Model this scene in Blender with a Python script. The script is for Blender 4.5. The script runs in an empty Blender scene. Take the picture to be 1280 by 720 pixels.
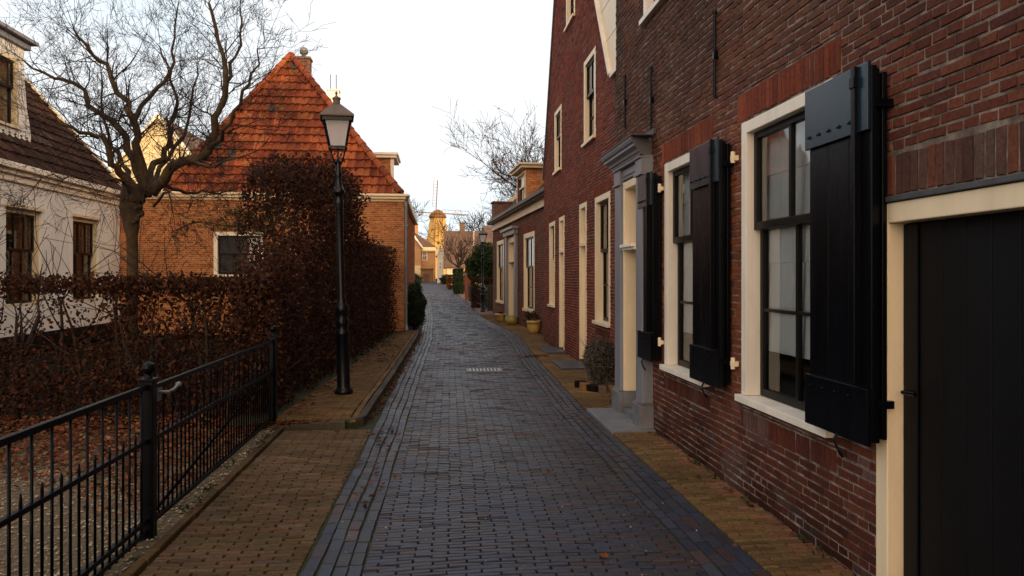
import bpy, math, random
import numpy as np
from mathutils import Vector, Matrix, noise, Quaternion

random.seed(7)
rng = np.random.default_rng(7)
scene = bpy.context.scene
COL = scene.collection
R = math.radians
EYE = 1.70

# ------------------------------------------------------------------ mesh helper
class MB:
    def __init__(s): s.v, s.f, s.m, s.c = [], [], [], []
    def add(s, verts, faces, mi=0, col=(1, 1, 1)):
        o = len(s.v); s.v.extend(verts)
        for f in faces:
            s.f.append(tuple(i + o for i in f)); s.m.append(mi); s.c.append(col)
    def quad(s, a, b, c, d, mi=0, col=(1, 1, 1)): s.add([a, b, c, d], [(0, 1, 2, 3)], mi, col)
    def box(s, a, b, mp=None, mi=0, col=(1, 1, 1)):
        x0, x1 = sorted((a[0], b[0])); y0, y1 = sorted((a[1], b[1])); z0, z1 = sorted((a[2], b[2]))
        vs = [(x0, y0, z0), (x1, y0, z0), (x1, y1, z0), (x0, y1, z0), (x0, y0, z1), (x1, y0, z1), (x1, y1, z1), (x0, y1, z1)]
        fs = [(0, 3, 2, 1), (4, 5, 6, 7), (0, 1, 5, 4), (1, 2, 6, 5), (2, 3, 7, 6), (3, 0, 4, 7)]
        if mp:
            vs = [mp(*v) for v in vs]
            if mp.flip: fs = [f[::-1] for f in fs]
        s.add(vs, fs, mi, col)
    def obox(s, p0, p1, w, h, up=(0, 0, 1), mi=0, col=(1, 1, 1)):      # bar from p0 to p1
        p0, p1, up = Vector(p0), Vector(p1), Vector(up)
        d = (p1 - p0).normalized(); sd = d.cross(up)
        if sd.length < 1e-4: sd = d.cross(Vector((1, 0, 0)))
        sd.normalize(); u = sd.cross(d).normalized(); vs = []
        for p in (p0, p1):
            for a, b in ((-1, -1), (1, -1), (1, 1), (-1, 1)): vs.append(tuple(p + sd * (a * w / 2) + u * (b * h / 2)))
        s.add(vs, [(3, 2, 1, 0), (4, 5, 6, 7), (0, 1, 5, 4), (1, 2, 6, 5), (2, 3, 7, 6), (3, 0, 4, 7)], mi, col)
    def tube(s, pts, rad, n=6, mi=0, col=(1, 1, 1), cap=True):
        pts = [Vector(p) for p in pts]; k = len(pts); vs = []; fs = []
        t = (pts[1] - pts[0]).normalized(); a = t.orthogonal().normalized()
        for i, p in enumerate(pts):
            t = (pts[min(i + 1, k - 1)] - pts[max(i - 1, 0)])
            t = t.normalized() if t.length > 1e-9 else Vector((0, 0, 1))
            a = a - t * a.dot(t)
            a = a.normalized() if a.length > 1e-6 else t.orthogonal().normalized()
            b = t.cross(a); r = rad[i] if hasattr(rad, '__len__') else rad
            for j in range(n):
                q = 2 * math.pi * j / n
                vs.append(tuple(p + a * (math.cos(q) * r) + b * (math.sin(q) * r)))
        for i in range(k - 1):
            for j in range(n):
                j2 = (j + 1) % n
                fs.append((i * n + j, i * n + j2, (i + 1) * n + j2, (i + 1) * n + j))
        if cap:
            fs.append(tuple(range(n - 1, -1, -1))); fs.append(tuple((k - 1) * n + j for j in range(n)))
        s.add(vs, fs, mi, col)
    def lathe(s, prof, c=(0, 0, 0), n=16, mi=0, col=(1, 1, 1), rot=0.0, sx=1.0, sy=1.0):
        vs = []; fs = []; k = len(prof)
        for r, z in prof:
            for j in range(n):
                q = 2 * math.pi * j / n + rot
                vs.append((c[0] + sx * r * math.cos(q), c[1] + sy * r * math.sin(q), c[2] + z))
        for i in range(k - 1):
            for j in range(n):
                j2 = (j + 1) % n
                fs.append((i * n + j, i * n + j2, (i + 1) * n + j2, (i + 1) * n + j))
        fs.append(tuple(range(n - 1, -1, -1))); fs.append(tuple((k - 1) * n + j for j in range(n)))
        s.add(vs, fs, mi, col)
    def prism(s, poly, d0, d1, mp=None, mi=0, col=(1, 1, 1)):         # poly in (s,z), extruded along d
        n = len(poly)
        vs = [(p[0], d0, p[1]) for p in poly] + [(p[0], d1, p[1]) for p in poly]
        if mp: vs = [mp(*v) for v in vs]
        fs = [tuple(range(n)), tuple(range(2 * n - 1, n - 1, -1))]
        for i in range(n):
            j = (i + 1) % n; fs.append((j, i, n + i, n + j))
        s.add(vs, fs, mi, col)
    def build(s, name, mats, parent=None, smooth=False, bevel=0.0, local=False, attr=False):
        me = bpy.data.meshes.new(name)
        off = Vector((0, 0, 0))
        if parent is not None and not local: off = ORG.get(parent.name, Vector((0, 0, 0)))
        v = np.array(s.v, dtype=np.float64) - np.array(off)
        me.from_pydata(v.tolist(), [], s.f)
        mats = mats if isinstance(mats, (list, tuple)) else [mats]
        for m in mats: me.materials.append(m)
        me.polygons.foreach_set('material_index', s.m)
        if smooth: me.polygons.foreach_set('use_smooth', [True] * len(s.f))
        if attr: set_col(me, np.repeat(np.array(s.c, dtype=np.float32), [len(f) for f in s.f], axis=0))
        me.update()
        o = bpy.data.objects.new(name, me); COL.objects.link(o)
        if parent is not None:
            o.parent = parent; ORG[o.name] = off
        if bevel:
            b = o.modifiers.new('bevel', 'BEVEL'); b.width = bevel; b.segments = 2; b.limit_method = 'ANGLE'; b.angle_limit = R(35)
        return o

ORG = {}
def set_col(me, cols):
    a = me.color_attributes.new('Col', 'FLOAT_COLOR', 'CORNER')
    c = np.ones((len(cols), 4), dtype=np.float32); c[:, :3] = cols
    a.data.foreach_set('color', c.ravel())

def tag(o, label=None, cat=None, group=None, kind=None):
    if label: o['label'] = label
    if cat: o['category'] = cat
    if group: o['group'] = group
    if kind: o['kind'] = kind
    return o
def thing(name, label, cat, loc=(0, 0, 0), rz=0.0, group=None):
    o = bpy.data.objects.new(name, None); COL.objects.link(o)
    o.location = loc; o.rotation_euler = (0, 0, rz); o.empty_display_size = 0.2
    ORG[o.name] = Vector(loc)
    return tag(o, label, cat, group)
def copy_tree(o, parent=None):
    c = o.copy(); COL.objects.link(c)
    if parent is not None: c.parent = parent
    for ch in list(o.children): copy_tree(ch, c)
    return c

class Map:                                                          # wall coordinates (along, into the wall, up) -> space
    def __init__(s, fn, flip): s.fn, s.flip = fn, flip
    def __call__(s, a, d, z): return s.fn(a, d, z)
def east(x): return Map(lambda a, d, z: (x + d, a, z), True)         # facade that looks to -X
def west(x): return Map(lambda a, d, z: (x - d, a, z), False)        # facade that looks to +X
def south(y): return Map(lambda a, d, z: (a, y + d, z), False)       # facade that looks to -Y

# ------------------------------------------------------------------ materials
def newmat(name):
    m = bpy.data.materials.new(name); m.use_nodes = True
    nt = m.node_tree
    for n in list(nt.nodes): nt.nodes.remove(n)
    out = nt.nodes.new('ShaderNodeOutputMaterial')
    return m, nt, out
def N(nt, t, **k):
    n = nt.nodes.new(t)
    for a, b in k.items():
        if a in n.inputs: n.inputs[a].default_value = b
        else: setattr(n, a, b)
    return n
def L(nt, a, b): nt.links.new(a, b)
def ramp(nt, fac, stops):
    r = nt.nodes.new('ShaderNodeValToRGB'); e = r.color_ramp.elements
    while len(e) < len(stops): e.new(0.5)
    for i, (p, c) in enumerate(stops):
        e[i].position = p; e[i].color = (*c, 1) if len(c) == 3 else c
    L(nt, fac, r.inputs['Fac']); return r.outputs['Color']
def mixc(nt, fac, a, b, mode='MIX'):
    m = nt.nodes.new('ShaderNodeMix'); m.data_type = 'RGBA'; m.blend_type = mode
    for sock, val in ((m.inputs['Factor'], fac), (m.inputs['A'], a), (m.inputs['B'], b)):
        if hasattr(val, 'is_linked'): L(nt, val, sock)
        elif isinstance(val, (int, float)): sock.default_value = val
        else: sock.default_value = (*val, 1)
    # colour sockets are the RGBA ones
    return m
def mix_rgb(nt, fac, a, b, mode='MIX'):
    m = nt.nodes.new('ShaderNodeMix'); m.data_type = 'RGBA'; m.blend_type = mode
    fi, ai, bi = m.inputs[0], m.inputs[6], m.inputs[7]
    for sock, val in ((fi, fac), (ai, a), (bi, b)):
        if hasattr(val, 'is_linked'): L(nt, val, sock)
        elif isinstance(val, (int, float)): sock.default_value = val
        else: sock.default_value = (*val[:3], 1)
    return m.outputs[2]
def noise_f(nt, scale, detail=4, rough=0.6, coord='Object', vec=None):
    n = N(nt, 'ShaderNodeTexNoise', Scale=scale, Detail=detail, Roughness=rough)
    if vec is None:
        tc = N(nt, 'ShaderNodeTexCoord'); vec = tc.outputs[coord]
    L(nt, vec, n.inputs['Vector']); return n.outputs['Fac']
def bump(nt, h, strength=0.3, dist=0.01):
    b = N(nt, 'ShaderNodeBump', Strength=strength, Distance=dist); L(nt, h, b.inputs['Height']); return b.outputs['Normal']

def m_paint(name, col, rough=0.5, var=0.15, scale=6, bmp=0.08, spec=0.4, streak=True, metal=0.0, dark=None):
    m, nt, out = newmat(name)
    p = N(nt, 'ShaderNodeBsdfPrincipled', Metallic=metal); p.inputs['Specular IOR Level'].default_value = spec
    tc = N(nt, 'ShaderNodeTexCoord')
    mp = N(nt, 'ShaderNodeMapping'); mp.inputs['Scale'].default_value = (1, 1, 0.18 if streak else 1)
    L(nt, tc.outputs['Object'], mp.inputs['Vector'])
    f = noise_f(nt, scale, 6, 0.65, vec=mp.outputs['Vector'])
    dk = dark or tuple(c * (1 - 2.2 * var) for c in col)
    c = ramp(nt, f, [(0.3, dk), (0.62, col)])
    L(nt, c, p.inputs['Base Color'])
    f2 = noise_f(nt, scale * 9, 5, 0.6)
    r = N(nt, 'ShaderNodeMapRange'); r.inputs['To Min'].default_value = max(0.05, rough - 0.12); r.inputs['To Max'].default_value = min(1, rough + 0.15)
    L(nt, f, r.inputs['Value']); L(nt, r.outputs['Result'], p.inputs['Roughness'])
    L(nt, bump(nt, f2, bmp, 0.01), p.inputs['Normal'])
    L(nt, p.outputs[0], out.inputs[0]); return m

def m_attr(name, rough=0.8, fine=40, bmp=0.5, bd=0.006, lo=0.6, spec=0.3, patch=1.2, tint=None, rvar=0.15, moss=None):
    """colour from the mesh's own per-brick (per-leaf) colours, weathered by noise"""
    m, nt, out = newmat(name)
    p = N(nt, 'ShaderNodeBsdfPrincipled'); p.inputs['Specular IOR Level'].default_value = spec
    a = N(nt, 'ShaderNodeAttribute', attribute_name='Col')
    f = noise_f(nt, fine, 6, 0.7)
    g = noise_f(nt, patch, 5, 0.6)
    v = ramp(nt, f, [(0.25, (lo, lo, lo)), (0.7, (1.15, 1.15, 1.15))])
    w = ramp(nt, g, [(0.3, (0.68, 0.66, 0.66)), (0.65, (1.1, 1.1, 1.1))])
    c = mix_rgb(nt, 1.0, a.outputs['Color'], v, 'MULTIPLY')
    c = mix_rgb(nt, 1.0, c, w, 'MULTIPLY')
    if moss:
        h = noise_f(nt, 2.3, 6, 0.7)
        fac = ramp(nt, h, [(moss[1], (0, 0, 0)), (moss[1] + 0.12, (moss[2],) * 3)])
        c = mix_rgb(nt, fac, c, moss[0])
    L(nt, c, p.inputs['Base Color'])
    r = N(nt, 'ShaderNodeMapRange'); r.inputs['To Min'].default_value = max(0.05, rough - rvar); r.inputs['To Max'].default_value = min(1, rough + rvar)
    L(nt, g, r.inputs['Value']); L(nt, r.outputs['Result'], p.inputs['Roughness'])
    L(nt, bump(nt, f, bmp, bd), p.inputs['Normal'])
    L(nt, p.outputs[0], out.inputs[0]); return m

def m_noise(name, stops, scale=5, rough=0.85, bmp=0.4, bscale=40, bd=0.02, spec=0.3):
    m, nt, out = newmat(name)
    p = N(nt, 'ShaderNodeBsdfPrincipled', Roughness=rough); p.inputs['Specular IOR Level'].default_value = spec
    f = noise_f(nt, scale, 8, 0.65)
    L(nt, ramp(nt, f, stops), p.inputs['Base Color'])
    L(nt, bump(nt, noise_f(nt, bscale, 6, 0.7), bmp, bd), p.inputs['Normal'])
    L(nt, p.outputs[0], out.inputs[0]); return m

def m_leaf(name, rough=0.6, trans=0.25):
    m, nt, out = newmat(name)
    a = N(nt, 'ShaderNodeAttribute', attribute_name='Col')
    f = noise_f(nt, 60, 3, 0.6)
    c = mix_rgb(nt, 1.0, a.outputs['Color'], ramp(nt, f, [(0.3, (0.6, 0.6, 0.6)), (0.7, (1.2, 1.2, 1.2))]), 'MULTIPLY')
    p = N(nt, 'ShaderNodeBsdfPrincipled', Roughness=rough); p.inputs['Specular IOR Level'].default_value = 0.12
    t = N(nt, 'ShaderNodeBsdfTranslucent'); mx = N(nt, 'ShaderNodeMixShader'); mx.inputs[0].default_value = trans
    L(nt, c, p.inputs['Base Color']); L(nt, c, t.inputs['Color'])
    L(nt, p.outputs[0], mx.inputs[1]); L(nt, t.outputs[0], mx.inputs[2]); L(nt, mx.outputs[0], out.inputs[0]); return m

def m_glass(name, tint=(0.9, 0.93, 0.95), refl=1.0):
    m, nt, out = newmat(name)
    t = N(nt, 'ShaderNodeBsdfTransparent', Color=(*tint, 1)); g = N(nt, 'ShaderNodeBsdfGlossy', Roughness=0.03, Color=(refl, refl, refl, 1))
    fr = N(nt, 'ShaderNodeFresnel', IOR=1.75); mx = N(nt, 'ShaderNodeMixShader')
    b = bump(nt, noise_f(nt, 2.5, 2, 0.5), 0.15, 0.02); L(nt, b, g.inputs['Normal'])
    L(nt, fr.outputs[0], mx.inputs[0]); L(nt, t.outputs[0], mx.inputs[1]); L(nt, g.outputs[0], mx.inputs[2])
    L(nt, mx.outputs[0], out.inputs[0]); return m

def m_bricktex(name, c1, c2, mort, sx=4.5, rough=0.85, axis='x'):
    """brick pattern for walls seen only from afar or never closely"""
    m, nt, out = newmat(name)
    p = N(nt, 'ShaderNodeBsdfPrincipled', Roughness=rough); p.inputs['Specular IOR Level'].default_value = 0.25
    tc = N(nt, 'ShaderNodeTexCoord'); sp = N(nt, 'ShaderNodeSeparateXYZ'); L(nt, tc.outputs['Object'], sp.inputs[0])
    ad = N(nt, 'ShaderNodeMath', operation='ADD'); L(nt, sp.outputs['X'], ad.inputs[0]); L(nt, sp.outputs['Y'], ad.inputs[1])
    cb = N(nt, 'ShaderNodeCombineXYZ'); L(nt, ad.outputs[0], cb.inputs['X']); L(nt, sp.outputs['Z'], cb.inputs['Y'])
    b = N(nt, 'ShaderNodeTexBrick', Scale=1.0); b.inputs['Brick Width'].default_value = 0.22; b.inputs['Row Height'].default_value = 0.07
    b.inputs['Mortar Size'].default_value = 0.007; b.inputs['Bias'].default_value = 0
    b.inputs['Color1'].default_value = (*c1, 1); b.inputs['Color2'].default_value = (*c2, 1); b.inputs['Mortar'].default_value = (*mort, 1)
    L(nt, cb.outputs[0], b.inputs['Vector'])
    c = mix_rgb(nt, 1.0, b.outputs['Color'], ramp(nt, noise_f(nt, 3, 6, 0.7), [(0.3, (0.6, 0.6, 0.6)), (0.7, (1.15, 1.15, 1.15))]), 'MULTIPLY')
    L(nt, c, p.inputs['Base Color']); L(nt, p.outputs[0], out.inputs[0]); return m

def m_frost():
    m, nt, out = newmat('frosted lantern glass')
    t = N(nt, 'ShaderNodeBsdfTranslucent', Color=(.97, .98, 1, 1)); tr = N(nt, 'ShaderNodeBsdfTransparent', Color=(.95, .96, 1, 1)); d = N(nt, 'ShaderNodeBsdfPrincipled', Roughness=.15); d.inputs['Base Color'].default_value = (.92, .94, .98, 1)
    m1 = N(nt, 'ShaderNodeMixShader'); m2 = N(nt, 'ShaderNodeMixShader'); m2.inputs[0].default_value = .38
    f = ramp(nt, noise_f(nt, 4, 4, .6), [(.3, (.45, .45, .45)), (.7, (.62, .62, .62))]); L(nt, f, m1.inputs[0])
    L(nt, t.outputs[0], m1.inputs[1]); L(nt, d.outputs[0], m1.inputs[2]); L(nt, m1.outputs[0], m2.inputs[1]); L(nt, tr.outputs[0], m2.inputs[2]); L(nt, m2.outputs[0], out.inputs[0]); return m
CREAM = (0.85, 0.69, 0.46)
M = dict(
    brickA=m_attr('old red brick', 0.8, 45, 0.8, 0.006, 0.5, 0.1, 0.9, moss=((0.035, 0.037, 0.02), 0.66, 0.5)),
    brickL=m_attr('orange cottage brick', 0.85, 45, 0.6, 0.006, 0.6, 0.1, 0.8),
    mortar=m_noise('lime mortar', [(0.35, (0.05, 0.037, 0.03)), (0.48, (0.15, 0.115, 0.09)), (0.66, (0.32, 0.26, 0.21))], 7, 0.95, 0.6, 90, 0.006),
    mortarB=m_noise('light mortar', [(0.3, (0.13, 0.10, 0.085)), (0.7, (0.26, 0.22, 0.185))], 7, 0.95, 0.5, 90, 0.006),
    mortarL=m_noise('pale mortar', [(0.3, (0.30, 0.20, 0.11)), (0.7, (0.50, 0.36, 0.21))], 7, 0.95, 0.5, 60, 0.006),
    bricktex=m_bricktex('red brick plain', (0.15, 0.05, 0.035), (0.09, 0.04, 0.032), (0.2, 0.17, 0.14)),
    bricktexL=m_bricktex('orange brick plain', (0.36, 0.17, 0.07), (0.26, 0.12, 0.055), (0.38, 0.3, 0.2)),
    paver=m_attr('wet street brick', 0.44, 28, 0.8, 0.006, 0.5, 0.34, 0.55, rvar=0.16, moss=((0.03, 0.034, 0.014), 0.6, 0.55)),
    paverY=m_attr('yellow pavement brick', 0.76, 30, 0.8, 0.006, 0.5, 0.12, 0.8, moss=((0.04, 0.04, 0.012), 0.56, 0.6)),
    joint=m_noise('mossy joint sand', [(0.35, (0.018, 0.018, 0.012)), (0.55, (0.028, 0.034, 0.010)), (0.75, (0.045, 0.042, 0.022))], 6, 0.95, 0.5, 60, 0.01),
    cream=m_paint('cream painted timber', CREAM, 0.42, 0.07, 5, 0.06, 0.4),
    creamdull=m_paint('dull cream timber', (0.66, 0.56, 0.38), 0.5, 0.1, 5, 0.08, 0.4),
    white=m_paint('white painted timber', (0.85, 0.77, 0.64), 0.45, 0.08, 5, 0.06, 0.4),
    render=m_paint('white plaster', (0.72, 0.70, 0.66), 0.8, 0.07, 2.5, 0.25, 0.25),
    greypaint=m_paint('grey painted timber', (0.20, 0.205, 0.23), 0.42, 0.1, 6, 0.08, 0.4),
    stone=m_noise('blue stone', [(0.3, (0.10, 0.10, 0.11)), (0.7, (0.18, 0.18, 0.185))], 4, 0.55, 0.3, 70, 0.005, 0.4),
    darkstone=m_noise('dark stone', [(0.3, (0.022, 0.023, 0.026)), (0.7, (0.045, 0.047, 0.052))], 5, 0.5, 0.3, 70, 0.005, 0.4),
    shutter=m_paint('black gloss shutter paint', (0.003, 0.004, 0.006), 0.25, 0.25, 4, 0.09, 0.13),
    shutter_skysheen=m_paint('black rail paint with teal sky sheen', (0.004, 0.02, 0.034), 0.22, 0.2, 4, 0.08, 0.4),  # teal of the reflected sky is put into this base colour
    black=m_paint('black door paint', (0.0035, 0.0035, 0.004), 0.55, 0.2, 4, 0.05, 0.18),
    sash=m_paint('dark sash paint', (0.008, 0.0075, 0.007), 0.35, 0.2, 6, 0.05, 0.15),
    iron=m_paint('black wrought iron', (0.002, 0.003, 0.006), 0.3, 0.25, 12, 0.1, 0.13, streak=False),
    lampiron=m_paint('black lamp iron', (0.003, 0.004, 0.008), 0.28, 0.25, 12, 0.15, 0.28, streak=False),
    lampcap=m_paint('weathered lamp copper', (0.13, 0.10, 0.08), 0.55, 0.15, 12, 0.2, 0.4),
    zinc=m_paint('zinc pipe', (0.2, 0.205, 0.21), 0.5, 0.15, 8, 0.1, 0.4, metal=0.4),
    glass=m_glass('window glass'), lampglass=m_frost(),
    curtain=m_noise('white curtain', [(0.3, (0.78, 0.73, 0.64)), (0.7, (0.88, 0.84, 0.76))], 3, 0.9, 0.2, 120, 0.003),
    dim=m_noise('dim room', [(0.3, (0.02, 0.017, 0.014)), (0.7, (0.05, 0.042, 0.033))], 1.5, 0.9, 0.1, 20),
    drape=m_noise('cream drape', [(0.3, (0.42, 0.34, 0.2)), (0.7, (0.6, 0.5, 0.32))], 4, 0.9, 0.2, 60),
    tile=m_attr('clay pantile', 0.76, 30, 0.6, 0.008, 0.5, 0.1, .9, moss=((0.045, 0.036, 0.02), 0.54, 0.6)),
    bark=m_noise('bark', [(0.3, (0.025, 0.017, 0.01)), (0.6, (0.075, 0.05, 0.026)), (0.75, (0.10, 0.08, 0.035))], 9, 0.9, 0.8, 35, 0.02),
    twig=m_noise('twig bark', [(0.3, (0.016, 0.011, 0.009)), (0.7, (0.042, 0.026, 0.02))], 7, 0.9, 0.3, 50),
    leaf=m_leaf('beech leaf'), green=m_leaf('evergreen leaf', 0.45, 0.15),
    soil=m_noise('garden soil and litter', [(0.3, (0.007, 0.006, 0.004)), (0.55, (0.015, 0.011, 0.007)), (0.75, (0.013, 0.02, 0.007))], 2, 0.98, 0.6, 25, 0.03, 0.04),
    gravelbase=m_noise('gravel bed', [(0.3, (0.05, 0.038, 0.024)), (0.7, (0.2, 0.15, 0.09))], 25, 0.95, 0.8, 80, 0.02),
    pebble=m_attr('pebbles', 0.8, 40, 0.3, 0.004, 0.7),
    pot=m_paint('yellow glazed pot', (0.5, 0.34, 0.10), 0.4, 0.18, 8, 0.15, 0.5, streak=False),
    potgreen=m_paint('green yellow glazed pot', (0.32, 0.25, 0.05), 0.35, 0.2, 8, 0.15, 0.5, streak=False),
    lead=m_paint('lead flashing', (0.07, 0.07, 0.075), 0.55, 0.15, 8, 0.2, 0.4),
    gutterdark=m_paint('dark gutter', (0.05, 0.042, 0.036), 0.5, 0.15, 8, 0.1, 0.4),
    thatch=m_noise('golden thatch', [(0.3, (0.42, 0.24, 0.07)), (0.7, (0.62, 0.4, 0.13))], 0.6, 0.95, 0.3, 8, 0.1),
    wood=m_noise('weathered wood', [(0.3, (0.16, 0.08, 0.03)), (0.7, (0.28, 0.14, 0.05))], 3, 0.8, 0.3, 30),
    farbrick=m_noise('far orange brick', [(0.3, (0.36, 0.19, 0.09)), (0.7, (0.48, 0.27, 0.13))], 1.2, 0.9, 0.2, 20),
    farcream=m_noise('far cream plaster', [(0.3, (0.62, 0.5, 0.28)), (0.7, (0.72, 0.6, 0.36))], 1.2, 0.9, 0.2, 20),
    farroof=m_noise('far brown roof', [(0.3, (0.08, 0.05, 0.036)), (0.5, (0.12, 0.072, 0.05)), (0.7, (0.17, 0.11, 0.078))], 1.5, 0.9, 0.3, 12),
    farglass=m_paint('far window glass', (0.02, 0.022, 0.025), 0.15, 0.1, 2, 0.02, 0.5),
    greenfence=m_paint('dark green fence paint', (0.012, 0.02, 0.017), 0.5, 0.2, 5, 0.1, 0.4),
    grate=m_paint('bright worn iron', (0.42, 0.43, 0.44), 0.4, 0.1, 8, 0.1, 0.5, metal=.6),
    redbrick=m_noise('red garden brick', [(0.3, (0.14, 0.045, 0.025)), (0.7, (0.22, 0.07, 0.035))], 6, 0.9, 0.3, 40),
)

# ------------------------------------------------------------------ brick walls, laid brick by brick
def pick(pal):
    c = pal[min(len(pal) - 1, int(random.random() * len(pal)))]; k = 0.84 + 0.32 * random.random()
    return (c[0] * k, c[1] * k, c[2] * k)
PAL_A = [(0.1647, 0.0492, 0.0291), (0.1537, 0.0470, 0.0291), (0.1427, 0.0458, 0.0291), (0.1702, 0.0527, 0.0302), (0.1229, 0.0412, 0.0291), (0.1812, 0.0606, 0.0336), (0.1482, 0.0458, 0.0291)]
PAL_A0 = [(0.165, 0.048, 0.036), (0.145, 0.043, 0.034), (0.12, 0.042, 0.036), (0.19, 0.06, 0.042), (0.085, 0.036, 0.034), (0.20, 0.075, 0.045), (0.14, 0.045, 0.036)]
PAL_B = [(0.2299, 0.0431, 0.0197), (0.2055, 0.0387, 0.0185), (0.1761, 0.0344, 0.0174), (0.2446, 0.0516, 0.0208), (0.1467, 0.0310, 0.0174)]
PAL_B0 = [(0.20, 0.05, 0.042), (0.175, 0.044, 0.038), (0.15, 0.04, 0.036), (0.215, 0.06, 0.045), (0.12, 0.036, 0.034)]
PAL_C = [(0.1680, 0.0527, 0.0285), (0.1428, 0.0446, 0.0255), (0.1848, 0.0632, 0.0315), (0.1176, 0.0373, 0.0240)]
PAL_C0 = [(0.16, 0.06, 0.042), (0.135, 0.05, 0.038), (0.18, 0.07, 0.045), (0.11, 0.045, 0.036)]
PAL_L = [(0.4588, 0.1603, 0.0515), (0.3990, 0.1247, 0.0386), (0.4987, 0.1959, 0.0686), (0.3192, 0.0935, 0.0343), (0.4189, 0.1514, 0.0558)]
PAL_L0 = [(0.40, 0.18, 0.075), (0.34, 0.14, 0.06), (0.44, 0.22, 0.10), (0.28, 0.11, 0.05), (0.36, 0.17, 0.08)]
PAL_S = [(0.2040, 0.0494, 0.0256), (0.1860, 0.0451, 0.0247), (0.1680, 0.0431, 0.0247), (0.2160, 0.0578, 0.0285)]
def one_brick(mb, mp, a0, a1, z0, z1, col, out=0.006, jit=0.0032, back=0.004):
    d = -out - random.uniform(-0.0035, 0.004); e = 0.005
    j = lambda: random.uniform(-jit, jit)
    c = [(a0 + j(), z0 + j()), (a1 + j(), z0 + j()), (a1 + j(), z1 + j()), (a0 + j(), z1 + j())]
    ins = [(c[0][0] + e, c[0][1] + e), (c[1][0] - e, c[1][1] + e), (c[2][0] - e, c[2][1] - e), (c[3][0] + e, c[3][1] - e)]
    t1, t2 = random.uniform(-.0015, .0015), random.uniform(-.0015, .0015)
    dd = (d - t1 - t2, d + t1 - t2, d + t1 + t2, d - t1 + t2)
    vs = [mp(p[0], back, p[1]) for p in c] + [mp(p[0], q, p[1]) for p, q in zip(ins, dd)]
    fs = [(4, 5, 6, 7), (0, 1, 5, 4), (1, 2, 6, 5), (2, 3, 7, 6), (3, 0, 4, 7)]
    if mp.flip: fs = [f[::-1] for f in fs]
    mb.add(vs, fs, 0, col)
def cut(a, b, holes):
    seg = [(a, b)]
    for h0, h1 in holes:
        nxt = []
        for s0, s1 in seg:
            if h1 <= s0 or h0 >= s1: nxt.append((s0, s1)); continue
            if h0 > s0: nxt.append((s0, h0))
            if h1 < s1: nxt.append((h1, s1))
        seg = nxt
    return seg
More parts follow.
